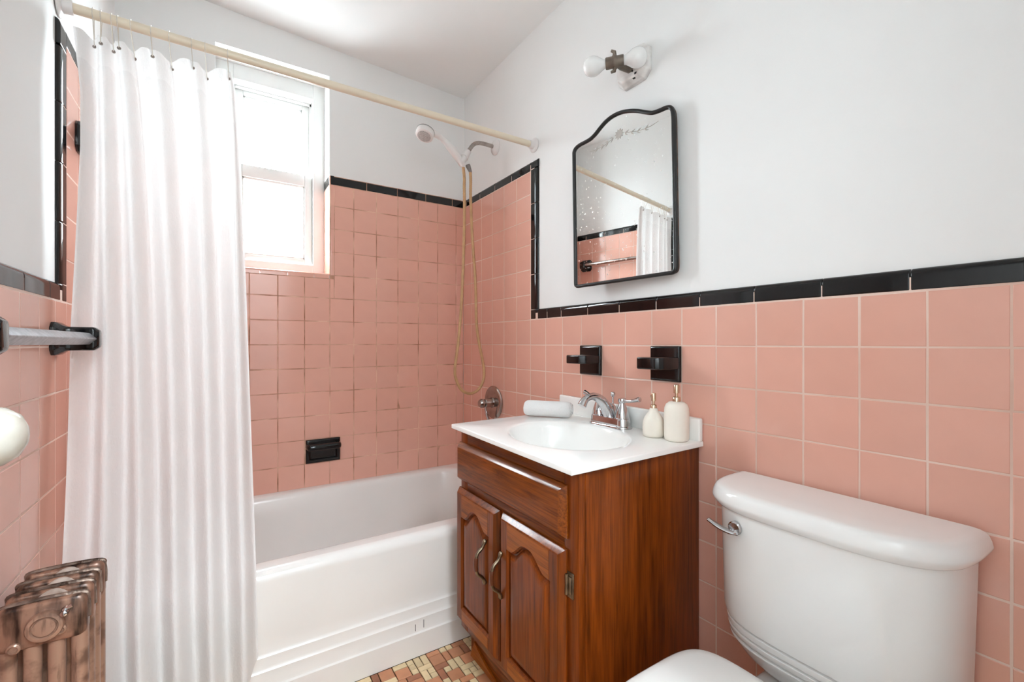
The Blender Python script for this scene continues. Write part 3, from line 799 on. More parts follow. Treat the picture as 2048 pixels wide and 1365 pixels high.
# ------------------------------------------------------------------ vanity cabinet
def T(x, y):    # the worktop leans a little
    return -0.272 + 0.0137 * (y + 1.48) + 0.012 * (x + 0.48)
vy1, vy0 = -0.876, -1.4715      # far and near side
xf = -0.4505                    # face frame
ZB = -0.948
t = thing('vanity_cabinet', 'brown stained oak vanity cabinet with two arched doors, between tub and toilet', 'cabinet', (-0.23, -1.175, ZFLOOR))
def tilted_top(bm, zmax=-0.29):
    for v in bm.verts:
        if v.co.z > zmax: v.co.z = T(v.co.x, v.co.y) - 0.0165
def vpart(name, boxes, m, parent=None, bev=0.0015, tilt=False, seg=2, label=None):
    bm = bmesh.new()
    for b in boxes: box(bm, *b)
    if tilt: tilted_top(bm)
    return obj(name, bm, m, parent or t, bev=bev, seg=seg, label=label)
for ya_, yb_ in ((vy0, vy0 + 0.012), (vy1 - 0.012, vy1)):
    bm = bmesh.new()
    prism(bm, [(xf + 0.020, ZB), (xf + 0.020, -0.28), (-0.004, -0.28), (-0.004, ZFLOOR), (-0.4125, ZFLOOR), (-0.4125, ZB)], lambda p: (p[0], ya_, p[1]), lambda p: (p[0], yb_, p[1]))
    tilted_top(bm)
    obj('side_panel', bm, M['wood_v'], t, bev=0.0012)
vpart('back_panel', [(-0.012, -0.004, vy0 + 0.012, vy1 - 0.012, ZFLOOR, -0.28)], M['wood_v'], tilt=True, bev=0)
vpart('stile', [(xf, xf + 0.0195, vy0, vy0 + 0.052, ZB, -0.28)], M['wood_v'], tilt=True)
vpart('stile', [(xf, xf + 0.0195, vy1 - 0.045, vy1, ZB, -0.28)], M['wood_v'], tilt=True)
vpart('rail', [(xf, xf + 0.0195, vy0 + 0.052, vy1 - 0.045, -0.34, -0.28)], M['wood_h'], tilt=True)
vpart('rail', [(xf, xf + 0.0195, vy0 + 0.052, vy1 - 0.045, -0.49, -0.435)], M['wood_h'])
vpart('rail', [(xf, xf + 0.0195, vy0 + 0.052, vy1 - 0.045, ZB, -0.90)], M['wood_h'])
vpart('bottom_panel', [(xf + 0.0195, -0.012, vy0 + 0.012, vy1 - 0.012, -0.935, -0.920)], M['wood_h'], bev=0)
vpart('toe_board', [(-0.4120, -0.396, vy0 + 0.0125, vy1 - 0.0125, ZFLOOR, ZB)], M['wood_h'])
# shaped foot lining on the toe board
poly = [(vy1 - 0.004, ZFLOOR)]
for k in range(13):
    a = k / 12
    poly.append((vy1 - 0.03 - 0.19 * a, ZFLOOR + 0.050 * (1 - a) ** 2.2 + 0.012))
poly.append((vy0 + 0.014, ZFLOOR + 0.012)); poly.append((vy0 + 0.014, ZFLOOR))
bm = bmesh.new(); prism(bm, poly, lambda p: (-0.4115, p[0], p[1]), lambda p: (-0.4185, p[0], p[1])); obj('shaped_foot', bm, M['wood_light'], t, bev=0.001, seg=1)

def raised_front(y0, y1, z0, z1, x_back, th, m, parent, name, edge=0.017):
    """slab with a stepped ogee edge"""
    bm = bmesh.new()
    r = []
    for ins, x in ((0, 0), (0, -0.0035), (0.001, -0.0050), (0.0125, -0.0185), (0.0145, -0.0200), (0.0170, -th)):
        r.append([(x_back + x, y0 + ins, z0 + ins), (x_back + x, y1 - ins, z0 + ins), (x_back + x, y1 - ins, z1 - ins), (x_back + x, y0 + ins, z1 - ins)])
    loft(bm, r)
    return obj(name, bm, m, parent, ang=25)
raised_front(-1.4345, -0.8735, -0.4520, -0.3255, xf - 0.0005, 0.0205, M['wood_h'], t, 'drawer_front', 0.022)

def door(y0, y1, z0, z1, hy):
    """cathedral door on the face frame: slab edge, frame with arched opening, raised panel, handle"""
    xb = xf - 0.0005; th = 0.0205; xfr = xb - th
    # frame body (outer ogee edge, arched opening)
    st, rt, rb = 0.047, 0.058, 0.055
    a0, a1 = y0 + st, y1 - st
    ya = (a0 + a1) / 2; hw = (a1 - a0) / 2
    zsh = z1 - rt - 0.034          # shoulders of the arch
    zap = z1 - rt + 0.006          # apex
    def arch(y, lift=0.0):
        q = abs(y - ya) / hw
        if q > 0.84: return zsh + lift
        return zsh + lift + (zap - zsh) * (0.5 + 0.5 * math.cos(PI * (q / 0.84) ** 1.3))
    N = 24
    def opening(ins, dz):
        p = [(a0 + ins, z0 + rb + ins), (a1 - ins, z0 + rb + ins)]
        for k in range(N + 1):
            y = a1 - ins - (a1 - a0 - 2 * ins) * k / N
            p.append((y, arch(ya + (y - ya) * hw / (hw - ins)) - ins * 1.0))
        return p
    def outer(ins):
        # same number of points as opening(), spread over the rectangle's border
        p = [(y0 + ins, z0 + ins), (y1 - ins, z0 + ins)]
        for k in range(N + 1):
            f = k / N
            y = (y1 - ins) - (y1 - y0 - 2 * ins) * f
            p.append((y, z1 - ins))
        return p
    D = bmesh.new()
    rings = [[(xb, y, z) for y, z in outer(0)]]
    e = 0.014
    for ins, x in ((0, -0.0045), (0.001, -0.0060), (0.0105, -0.0175), (0.0122, -0.0195), (e, -th)):
        rings.append([(xb + x, y, z) for y, z in outer(ins)])
    rings.append([(xfr, y, z) for y, z in opening(-0.0065, 0)])
    rings.append([(xfr + 0.0008, y, z) for y, z in opening(-0.0050, 0)])
    rings.append([(xfr + 0.0060, y, z) for y, z in opening(0.0, 0)])
    rings.append([(xfr + 0.011, y, z) for y, z in opening(0.0008, 0)])
    loft(D, rings, cap0=True, cap1=False)
    dr = obj('door', D, M['wood_v'], t, ang=25)
    # lighter top rail veneer between the stiles (separate board)
    Pn = bmesh.new()
    rr = []
    for ins, x in ((0.0, 0.0115), (0.004, 0.0115), (0.0052, 0.0108), (0.0142, 0.0022), (0.0160, 0.0012), (0.030, 0.0012)):
        rr.append([(xfr + x, y, z) for y, z in opening(ins, 0)])
    loft(Pn, rr, cap0=False)
    obj('raised_panel', Pn, M['wood_v'], dr, ang=30)
    top = bmesh.new()
    poly = [(a0, z1 - 0.0145)] + [(a0 + (a1 - a0) * k / N, arch(a0 + (a1 - a0) * k / N)) for k in range(N + 1)] + [(a1, z1 - 0.0145)]
    prism(top, poly, lambda p: (xfr + 0.004, p[0], p[1] + 0.0066 * (p[1] < z1 - 0.0150)), lambda p: (xfr - 0.0006, p[0], p[1] + 0.0066 * (p[1] < z1 - 0.0150)))
    obj('top_rail', top, M['wood_light'], dr, label='lighter arched top rail')
    low = nbox(xfr + 0.004, xfr - 0.0005, a0, a1, z0 + 0.0145, z0 + rb - 0.0066)
    obj('bottom_rail', low, M['wood_light'], dr, smooth=False)
    # handle
    h = bmesh.new()
    zt, zb = -0.584, -0.706
    xh = xfr
    hp2 = smooth_path([(xh - 0.001, hy, zt + 0.006), (xh - 0.004, hy, zt - 0.004), (xh - 0.012, hy, zt - 0.018), (xh - 0.026, hy, zt - 0.030), (xh - 0.031, hy, zt - 0.044), (xh - 0.033, hy, (zt + zb) / 2),
                       (xh - 0.031, hy, zb + 0.044), (xh - 0.026, hy, zb + 0.030), (xh - 0.012, hy, zb + 0.018), (xh - 0.004, hy, zb + 0.004), (xh - 0.001, hy, zb - 0.006)], 5)
    hr2 = [0.0025, 0.0045, 0.0060, 0.0068, 0.0068, 0.0062, 0.0056] + [0.0050] * (len(hp2) - 14) + [0.0056, 0.0062, 0.0068, 0.0068, 0.0060, 0.0045, 0.0025]
    tube(h, hp2, hr2, 12)
    ho = obj('handle', h, M['brass'], dr)
    g = bmesh.new(); tube(g, smooth_path([(xh - 0.031, hy, zt - 0.042), (xh - 0.033, hy, (zt + zb) / 2), (xh - 0.031, hy, zb + 0.042)], 5), [0.0058] + [0.0066] * 9 + [0.0058], 12)
    # sub-parts stay at the third level, so the grip joins the handle's own level under the door
    obj('grip', g, M['handle_wood'], dr)
    return dr
door(-1.1365, -0.8735, -0.9155, -0.4775, -1.078)
door(-1.4320, -1.1525, -0.9155, -0.4775, -1.170)
for z in (-0.556, -0.845):
    bm = bmesh.new()
    box(bm, xf - 0.0030, xf - 0.0005, -1.4560, -1.4330, z - 0.030, z + 0.030)
    box(bm, xf - 0.0050, xf - 0.0030, -1.4500, -1.4330, z - 0.020, z + 0.020)
    lathe(bm, [(0.001, -0.024), (0.0042, -0.024), (0.0042, 0.024), (0.001, 0.024)], (xf - 0.006, -1.4355, z), (0, 0, 1), 10)
    obj('hinge', bm, M['brass'], t, bev=0.0008, seg=1)

# ------------------------------------------------------------------ vanity top with basin
cy1, cy0, cx0, cx1 = -0.868, -1.484, -0.4830, -0.003
t = thing('vanity_sink', 'white cultured marble vanity top with an oval basin and low backsplash, on the cabinet', 'sink', (-0.24, -1.176, T(-0.24, -1.176) - 0.017))
bcx, bcy, bax, bay = -0.2600, -1.2000, 0.1640, 0.2010
bm = bmesh.new()
N = 72
def rectpt(k, ins):
    a = 2 * PI * k / N
    c, s = math.cos(a), math.sin(a)
    hx0, hx1, hy0, hy1 = cx0 + ins, cx1 - ins * 0, cy0 + ins, cy1 - ins
    # ray from the basin centre to the slab's edge
    ts = []
    if c > 1e-9: ts.append((hx1 - bcx) / c)
    if c < -1e-9: ts.append((hx0 - bcx) / c)
    if s > 1e-9: ts.append((hy1 - bcy) / s)
    if s < -1e-9: ts.append((hy0 - bcy) / s)
    q = min(ts)
    return [bcx + c * q, bcy + s * q]
angs = sorted([2 * PI * k / N for k in range(N)])
corner = []
for X, Yc in ((cx0, cy0), (cx1, cy0), (cx1, cy1), (cx0, cy1)):
    a = math.atan2(Yc - bcy, X - bcx) % (2 * PI)
    corner.append((min(range(N), key=lambda k: abs(((2 * PI * k / N - a + PI) % (2 * PI)) - PI)), (X, Yc)))
def rect_ring(ins, dz):
    r = []
    for k in range(N):
        p = rectpt(k, ins)
        for kk, (X, Yc) in corner:
            if kk == k: p = [X + (ins if X == cx0 else 0), Yc + (ins if Yc == cy0 else -ins)]
        r.append((p[0], p[1], T(p[0], p[1]) + dz))
    return r
def ell_ring(s, dz, flat=0.0, ox=0.0):
    zc = T(bcx, bcy)
    r = []
    for k in range(N):
        a = 2 * PI * k / N
        x, y = bcx + ox + bax * s * math.cos(a), bcy + bay * s * math.sin(a)
        r.append((x, y, (T(x, y) if not flat else T(x, y) * (1 - flat) + zc * flat) + dz))
    return r
rings = [rect_ring(0.004, -0.0165), rect_ring(0.0, -0.0140), rect_ring(0.0, -0.0035), rect_ring(0.0012, -0.001), rect_ring(0.004, 0.0)]
rings += [ell_ring(1.10, 0.0), ell_ring(1.035, 0.0005), ell_ring(1.0, -0.0015), ell_ring(0.975, -0.007), ell_ring(0.95, -0.018), ell_ring(0.90, -0.045), ell_ring(0.82, -0.080, 0.3), ell_ring(0.68, -0.112, 0.6), ell_ring(0.48, -0.130, 1), ell_ring(0.25, -0.138, 1), ell_ring(0.10, -0.140, 1)]
loft(bm, rings, cap0=False)
obj('basin_top', bm, M['marble'], t, ang=55)
bm = nbox(-0.0205, -0.003, cy0, cy1, -0.30, -0.20)
for v in bm.verts: v.co.z = T(v.co.x, v.co.y) + (0.064 if v.co.z > -0.25 else -0.002)
obj('backsplash', bm, M['marble'], t, bev=0.005, seg=4, ang=50)
bm = bmesh.new(); lathe(bm, [(0.002, 0), (0.021, 0), (0.022, 0.003), (0.018, 0.004), (0.012, 0.002), (0.002, 0.002)], (bcx, bcy, T(bcx, bcy) - 0.140), (0, 0, 1), 24); obj('drain', bm, M['chrome'], t)
bm = bmesh.new()
for k in (-1, 1): tube(bm, [(bcx - bax * 0.905, bcy + 0.135 + 0.004 * k, T(bcx, bcy) - 0.020 - 0.001 * k), (bcx - bax * 0.890, bcy + 0.135 + 0.004 * k, T(bcx, bcy) - 0.030)], 0.0018, 6)
bm.free()

# ------------------------------------------------------------------ faucet
fx, fy = -0.0600, -1.1830
fz = T(fx, fy)
t = thing('faucet', 'chrome two-handle bathroom faucet with an arched spout behind the oval basin', 'faucet', (fx, fy, fz))
def stadium(L, r, z, n=12):
    pts = []
    for k in range(n + 1):
        a = -PI / 2 + PI * k / n - PI / 2 + PI / 2
        pts.append((fx + r * math.cos(PI * k / n), fy + L + r * math.sin(PI * k / n), z))
    for k in range(n + 1):
        pts.append((fx + r * math.cos(PI + PI * k / n), fy - L + r * math.sin(PI + PI * k / n), z))
    return pts
bm = bmesh.new()
loft(bm, [stadium(0.054, 0.0300, fz - 0.001), stadium(0.054, 0.0302, fz + 0.003), stadium(0.054, 0.0285, fz + 0.006), stadium(0.054, 0.0262, fz + 0.008), stadium(0.054, 0.0250, fz + 0.026), stadium(0.054, 0.0235, fz + 0.030), stadium(0.054, 0.020, fz + 0.031)])
obj('base', bm, M['chrome'], t, ang=40)
for s in (-1, 1):
    c = (fx, fy + 0.052 * s, fz + 0.030)
    bm = bmesh.new(); lathe(bm, [(0.004, 0), (0.0225, 0), (0.0225, 0.004), (0.0215, 0.012), (0.0185, 0.024), (0.0140, 0.037), (0.0105, 0.046), (0.0098, 0.050), (0.0125, 0.053), (0.0132, 0.058), (0.0120, 0.064), (0.004, 0.066)], c, (0, 0, 1), 28)
    h = obj('handle', bm, M['chrome'], t, ang=50)
    zt = c[2] + 0.0585
    dy = s
    pts = smooth_path([(fx, c[1] + 0.008 * dy, zt), (fx, c[1] + 0.026 * dy, zt - 0.001), (fx, c[1] + 0.046 * dy, zt + 0.003), (fx, c[1] + 0.064 * dy, zt + 0.008), (fx, c[1] + 0.074 * dy, zt + 0.010)], 5)
    n = len(pts)
    bm = bmesh.new(); tube(bm, pts, [0.0048 + 0.0045 * max(0, (k / (n - 1) - 0.45) / 0.55) for k in range(n - 2)] + [0.0075, 0.003], 12)
    obj('lever', bm, M['chrome'], h)
bm = bmesh.new()
sp = smooth_path([(fx + 0.002, fy, fz + 0.022), (fx - 0.012, fy, fz + 0.050), (fx - 0.034, fy, fz + 0.079), (fx - 0.062, fy, fz + 0.097), (fx - 0.090, fy, fz + 0.100), (fx - 0.111, fy, fz + 0.091), (fx - 0.124, fy, fz + 0.073)], 6)
n = len(sp)
tube(bm, sp, [0.0225 - 0.0115 * min(1, k / (n * 0.62)) + (0.0035 * max(0, (k / (n - 1) - 0.78) / 0.22)) for k in range(n)], 20)
obj('spout', bm, M['chrome'], t, ang=60)
bm = bmesh.new()
lathe(bm, [(0.003, 0.0), (0.021, 0.0), (0.020, 0.018), (0.014, 0.036), (0.006, 0.044), (0.003, 0.045)], (fx + 0.004, fy, fz + 0.029), (0, 0, 1), 20)
obj('spout_body', bm, M['chrome'], t, ang=50)
bm = bmesh.new()
lx = fx + 0.012
tube(bm, [(lx, fy, fz + 0.06), (lx, fy, fz + 0.097)], 0.0034, 10)
lathe(bm, [(0.002, 0), (0.0045, 0.0), (0.0075, 0.006), (0.0085, 0.011), (0.0060, 0.015), (0.002, 0.016)], (lx, fy, fz + 0.094), (0, 0, 1), 16)
obj('lift_rod', bm, M['chrome'], t, ang=50)

# ------------------------------------------------------------------ rolled towel
ta, tb = Vector((-0.1850, -0.8720, 0)), Vector((-0.0800, -1.0120, 0))
td = (tb - ta).normalized(); tn = Vector((td.y, -td.x, 0))
L = (tb - ta).length
bm = bmesh.new()
R = 0.0310; zc0 = T(-0.132, -0.94) + R * 0.93
rings = []
prof = [(0.0, 0.55), (0.0015, 0.80), (0.006, 0.93), (0.014, 0.99), (0.03, 1.0)] + [(L * k / 10, 1.0) for k in range(3, 8)] + [(L - 0.03, 1.0), (L - 0.014, 0.99), (L - 0.006, 0.93), (L - 0.0015, 0.82), (L, 0.72)]
for h, s in prof:
    c = ta + td * h
    ring = []
    for k in range(40):
        a = 2 * PI * k / 40
        rr = R * s * (1 + 0.035 * math.cos(2 * a + 0.8) + (0.03 if 0 <= k < 2 else 0))
        zz = math.sin(a) * rr * 0.93
        ring.append(c + tn * (math.cos(a) * rr) + Vector((0, 0, zc0 + zz)))
    rings.append(ring)
loft(bm, rings)
t = thing('rolled_towel', 'rolled white terry hand towel lying left of the faucet', 'towel', (-0.132, -0.942, T(-0.132, -0.942)))
obj('roll', bm, M['terry'], t, ang=70)
bm = bmesh.new()
for e, s in ((tb, 1),):
    spiral = []
    for k in range(70):
        a = k / 70 * 5 * PI
        rr = R * 0.74 * (1 - k / 70 * 0.86)
        spiral.append(e + td * (0.0010 * s) + tn * (math.cos(a) * rr) + Vector((0, 0, zc0 + math.sin(a) * rr * 0.93)))
    tube(bm, spiral, 0.0022, 6)
obj('rolled_edge', bm, M['terry'], t)

# ------------------------------------------------------------------ soap bottles
def pump(t, c, z, s, sd):
    bm = bmesh.new()
    lathe(bm, [(0.002, 0), (0.0115 * s, 0), (0.0115 * s, 0.012), (0.0095 * s, 0.014), (0.0045 * s, 0.0145), (0.0045 * s, 0.024), (0.0085 * s, 0.0245), (0.0085 * s, 0.046), (0.007 * s, 0.048), (0.002, 0.048)], (c[0], c[1], z), (0, 0, 1), 20)
    a = Vector((c[0], c[1], z + 0.040)); d2 = Vector(sd)
    tube(bm, [a, a + d2 * 0.018, a + d2 * 0.026 + Vector((0, 0, -0.003)), a + d2 * 0.029 + Vector((0, 0, -0.010))], [0.0036, 0.0034, 0.0032, 0.003], 10)
    obj('pump', bm, M['gold'], t, ang=50)
b2 = (-0.0570, -1.4370); z2 = T(*b2)
t = thing('soap_dispenser', 'tall straight cream soap bottle with a gold pump at the right end of the sink', 'soap bottle', (b2[0], b2[1], z2), 'soap dispensers beside the sink')
bm = bmesh.new(); lathe(bm, [(0.004, 0.0), (0.028, 0.0), (0.0318, 0.0025), (0.0335, 0.008), (0.0340, 0.03), (0.0338, 0.078), (0.0325, 0.092), (0.0285, 0.102), (0.021, 0.108), (0.0125, 0.1100), (0.004, 0.1105)], (b2[0], b2[1], z2), (0, 0, 1), 40); obj('bottle', bm, M['ceramic_matte'], t, ang=60)
pump(t, b2, z2 + 0.109, 0.95, (0.86, 0.5, 0))
b1 = (-0.0680, -1.3660); z1 = T(*b1)
t = thing('soap_dispenser', 'small pear-shaped cream soap bottle left of the tall one', 'soap bottle', (b1[0], b1[1], z1), 'soap dispensers beside the sink')
bm = bmesh.new(); lathe(bm, [(0.004, 0.0), (0.026, 0.0), (0.0295, 0.003), (0.0312, 0.010), (0.0315, 0.030), (0.0300, 0.044), (0.0255, 0.056), (0.0190, 0.066), (0.0135, 0.074), (0.0112, 0.080), (0.0105, 0.083), (0.004, 0.0835)], (b1[0], b1[1], z1), (0, 0, 1), 40); obj('bottle', bm, M['ceramic_matte'], t, ang=60)
pump(t, b1, z1 + 0.079, 0.8, (0.6, 0.8, 0))

# ------------------------------------------------------------------ mirror
def mx(y): return -0.018 - 0.112 * (y + 1.40)
pts = [(-1.0074, 0.2220), (-0.9990, 0.6940), (-1.0035, 0.7075), (-1.0146, 0.7165), (-1.0337, 0.7215), (-1.0570, 0.7228), (-1.0815, 0.7255), (-1.1020, 0.7340), (-1.1218, 0.7467), (-1.1474, 0.7600), (-1.1744, 0.7670), (-1.2067, 0.7673), (-1.2398, 0.7604), (-1.2754, 0.7465), (-1.3060, 0.7300), (-1.3300, 0.7190), (-1.3529, 0.7165), (-1.3746, 0.7160), (-1.3890, 0.7115), (-1.3978, 0.7010), (-1.4021, 0.6830), (-1.4037, 0.6600), (-1.4108, 0.2400), (-1.4095, 0.2235), (-1.4035, 0.2140), (-1.3909, 0.2096), (-1.0290, 0.2050), (-1.0130, 0.2090)]
cyc = pts + pts[:3]
out = [Vector((0, y, z)) for y, z in pts]
def cat(P2, n):
    r = []; k = len(P2)
    for i in range(k):
        p0, p1, p2, p3 = P2[i - 1], P2[i], P2[(i + 1) % k], P2[(i + 2) % k]
        if (p2 - p1).length > 0.15:
            r += [p1.lerp(p2, q / 6) for q in range(6)]
        else:
            for q in range(n):
                tt = q / n
                m1 = (p2 - p0).normalized() * (p2 - p1).length; m2 = (p3 - p1).normalized() * (p2 - p1).length
                h = (2 * tt ** 3 - 3 * tt ** 2 + 1) * p1 + (tt ** 3 - 2 * tt ** 2 + tt) * m1 + (-2 * tt ** 3 + 3 * tt ** 2) * p2 + (tt ** 3 - tt ** 2) * m2
                r.append(h)
    return r
C = cat([Vector((p[0], p[1], 0)) for p in pts], 4)
def inset(C, d):
    r = []; k = len(C)
    for i in range(k):
        tg = (C[(i + 1) % k] - C[i - 1]).normalized()
        nrm = Vector((tg.y, -tg.x, 0))
        r.append(C[i] + nrm * d)
    return r
if (inset(C, 0.01)[2] - Vector((-1.19, 0.45, 0))).length > (C[2] - Vector((-1.19, 0.45, 0))).length: SGN = -1
else: SGN = 1
def mring(ins, off):
    return [Vector((mx(p.x) + off, p.x, p.y)) for p in inset(C, SGN * ins)]
t = thing('wall_mirror', 'black framed bathroom mirror with an arched top and an etched flower, above the sink', 'mirror', (mx(-1.19), -1.19, 0.206))
bm = bmesh.new()
loft(bm, [mring(0.001, 0.006), mring(0.0, 0.0), mring(0.0015, -0.0045), mring(0.006, -0.0065), mring(0.0105, -0.0045), mring(0.0125, 0.0), mring(0.0125, 0.003)], cap0=False, cap1=False)
obj('frame', bm, M['frame'], t, ang=60)
bm = bmesh.new()
loft(bm, [mring(0.004, 0.014), mring(0.004, 0.0025), mring(0.0090, 0.0025)], cap0=True, cap1=False)
obj('back_box', bm, M['rusty'], t, ang=30, label='rusted metal back of the mirror')
bm = bmesh.new()
bm.faces.new([bm.verts.new(v) for v in mring(0.0085, 0.0008)])
bmesh.ops.triangulate(bm, faces=bm.faces[:])
gl = obj('mirror_glass', bm, M['mirror'], t, smooth=False)
# etched flower and sprays, cut flat into the glass
bm = bmesh.new()
EO = 0.0002
def epoly(pp):
    pp = [(y - 0.0095, z - 0.0015) for y, z in pp]
    f = bm.faces.new([bm.verts.new((mx(y) + EO, y, z)) for y, z in pp])
def leaf(y, z, ang, L=0.017, w=0.0036):
    c, s = math.cos(ang), math.sin(ang)
    q = []
    for k, (a, b) in enumerate(((0, 0), (0.35, 1), (1, 0), (0.35, -0.25))):
        q.append((y + (a * L) * c - (b * w) * s, z + (a * L) * s + (b * w) * c))
    epoly(q)
fy_, fz_ = -1.1930, 0.6950
star = []
for k in range(20):
    a = 2 * PI * k / 20
    r_ = 0.0185 if k % 2 == 0 else 0.0125
    star.append((fy_ + r_ * math.cos(a), fz_ + r_ * math.sin(a)))
epoly(star)
for s, stem in ((1, [(-1.170, 0.690), (-1.150, 0.683), (-1.130, 0.678), (-1.105, 0.676), (-1.085, 0.676), (-1.068, 0.677)]), (-1, [(-1.216, 0.691), (-1.240, 0.685), (-1.262, 0.679), (-1.290, 0.676), (-1.315, 0.677), (-1.338, 0.682)])):
    for i, (a, b) in enumerate(zip(stem, stem[1:])):
        epoly([(a[0], a[1] - 0.0007), (b[0], b[1] - 0.0006), (b[0], b[1] + 0.0006), (a[0], a[1] + 0.0007)])
        if i < 4:
            base = math.atan2(b[1] - a[1], b[0] - a[0])
            leaf(a[0], a[1], base + 0.55); leaf(a[0], a[1], base - 0.55)
bmesh.ops.recalc_face_normals(bm, faces=bm.faces[:])
obj('etched_flower', bm, M['etch'], gl, smooth=False, label='etched flower with leaf sprays')

# ------------------------------------------------------------------ wall light
t = thing('wall_light', 'old white wall light with two bare unlit bulbs above the mirror', 'wall light', (PL, -1.232, 0.905))
def bplate(x, hw, hz, c):
    y, z = -1.2320, 0.9100
    return [(x, y - hw + c, z - hz), (x, y + hw - c, z - hz), (x, y + hw, z - hz + c), (x, y + hw, z + hz - c), (x, y + hw - c, z + hz), (x, y - hw + c, z + hz), (x, y - hw, z + hz - c), (x, y - hw, z - hz + c)]
bm = bmesh.new(); loft(bm, [bplate(PL, 0.064, 0.057, 0.022), bplate(-0.004, 0.064, 0.057, 0.022), bplate(-0.010, 0.060, 0.052, 0.021), bplate(-0.022, 0.055, 0.047, 0.020), bplate(-0.026, 0.050, 0.042, 0.018)]); obj('wall_plate', bm, M['fixture'], t, bev=0.0025, seg=3, ang=35)
bm = bmesh.new()
box(bm, -0.0275, -0.0262, -1.2640, -1.2560, 0.866, 0.872); box(bm, -0.021, -0.015, -1.252, -1.243, 0.8600, 0.8622)
lathe(bm, [(0.001, 0), (0.0035, 0), (0.0025, 0.002), (0.001, 0.002)], (-0.026, -1.2470, 0.882), (-1, 0, 0), 12)
obj('mounting_screw', bm, M['dark'], t, smooth=False)
sc_ = Vector((-0.0950, -1.2370, 0.8920)); ad = Vector((0.0819, -0.0951, 0.004)).normalized()
bm = bmesh.new()
lathe(bm, [(0.003, 0), (0.017, 0), (0.017, 0.036), (0.015, 0.045), (0.003, 0.046)], (-0.0255, -1.2370, 0.8980), (-1, 0, -0.06), 24)
lathe(bm, [(0.003, -0.028), (0.0165, -0.028), (0.0175, -0.024), (0.0175, -0.008), (0.0205, -0.005), (0.0205, 0.005), (0.0175, 0.008), (0.0175, 0.024), (0.0165, 0.028), (0.003, 0.028)], sc_, ad, 28)
for s in (-1, 1):
    tube(bm, [sc_ + Vector((0, 0, 0.016 * s)), sc_ + Vector((-0.004, -0.002, 0.030 * s)), sc_ + Vector((-0.012, 0.004, 0.034 * s))], [0.007, 0.006, 0.004], 10)
obj('twin_socket', bm, M['bronze'], t, ang=45, label='bronze twin socket holding both bulbs')
for s in (-1, 1):
    bm = bmesh.new()
    prof = [(0.002, 0.022), (0.0125, 0.023), (0.0132, 0.030), (0.0150, 0.040), (0.0205, 0.050), (0.0265, 0.060), (0.0300, 0.070), (0.0312, 0.080), (0.0300, 0.091), (0.0262, 0.101), (0.0200, 0.108), (0.0110, 0.1125), (0.002, 0.1140)]
    lathe(bm, [(r * 0.96, h * 0.86) for r, h in prof], sc_, ad * s, 32)
    obj('bulb', bm, M['bulb'], t, ang=80)

# ------------------------------------------------------------------ toilet
TYC = -1.8180
t = thing('toilet', 'white two-piece toilet with closed lid against the pink wall right of the vanity', 'toilet', (-0.30, TYC, ZFLOOR))
def dring(hw, d, z, n, xb=-0.018, N=48):
    r = []
    for k in range(N + 1):
        a = PI * k / N
        c, s = math.cos(a), math.sin(a)
        r.append((xb - d * abs(s) ** (2 / n), TYC + hw * math.copysign(abs(c) ** (2 / n), c), z))
    return r
bm = bmesh.new()
rings = []
hull = [(-0.730, 0.120, 0.090), (-0.726, 0.138, 0.105), (-0.712, 0.160, 0.124), (-0.693, 0.180, 0.142), (-0.672, 0.1945, 0.1560)]
for z, hw, d in hull: rings.append(dring(hw, d, z, 3.0))
for zg, hw, d in ((-0.655, 0.2005, 0.1620), (-0.636, 0.2045, 0.1660), (-0.617, 0.2070, 0.1685)):
    rings += [dring(hw - 0.0014, d - 0.0014, zg - 0.0062, 3.2), dring(hw - 0.0012, d - 0.0012, zg - 0.0036, 3.2), dring(hw - 0.0020, d - 0.0020, zg - 0.0028, 3.2), dring(hw - 0.0085, d - 0.0085, zg - 0.0014, 3.2), dring(hw - 0.0085, d - 0.0085, zg + 0.0018, 3.2), dring(hw - 0.0006, d - 0.0006, zg + 0.0028, 3.2), dring(hw, d, zg + 0.0038, 3.2)]
rings += [dring(0.2085, 0.1700, -0.595, 3.4), dring(0.2110, 0.1720, -0.50, 3.4), dring(0.2135, 0.1740, -0.400, 3.4), dring(0.2145, 0.1745, -0.360, 3.4)]
loft(bm, rings); obj('tank', bm, M['porcelain'], t, ang=20)
bm = bmesh.new()
lid = [(-0.3645, 0.2170, 0.1790), (-0.3640, 0.2220, 0.1840), (-0.3600, 0.2255, 0.1870), (-0.3500, 0.2315, 0.1930), (-0.3450, 0.2320, 0.1935), (-0.3360, 0.2300, 0.1915), (-0.3270, 0.2262, 0.1880), (-0.3225, 0.2215, 0.1840), (-0.3200, 0.2150, 0.1780), (-0.3187, 0.2050, 0.1690), (-0.3183, 0.17, 0.12)]
loft(bm, [dring(hw, d, z, 3.5, -0.014) for z, hw, d in lid]); obj('tank_lid', bm, M['porcelain'], t, ang=60)
lv = Vector((-0.1855, -1.6860, -0.3990))
bm = bmesh.new(); lathe(bm, [(0.002, -0.012), (0.0150, -0.012), (0.0150, 0.004), (0.0125, 0.007), (0.002, 0.0075)], lv, (-1, 0, 0), 24)
lev = obj('flush_lever', bm, M['chrome'], t)
bm = bmesh.new(); tube(bm, smooth_path([(-0.1930, -1.6960, -0.4040), (-0.1990, -1.6840, -0.4060), (-0.2040, -1.6640, -0.4020), (-0.2070, -1.6460, -0.3955), (-0.2080, -1.6340, -0.3905)], 5), [0.010, 0.010, 0.0095] + [0.0078] * 12 + [0.0066] * 5 + [0.004], 14, squash=0.62)
obj('lever_arm', bm, M['chrome'], lev)
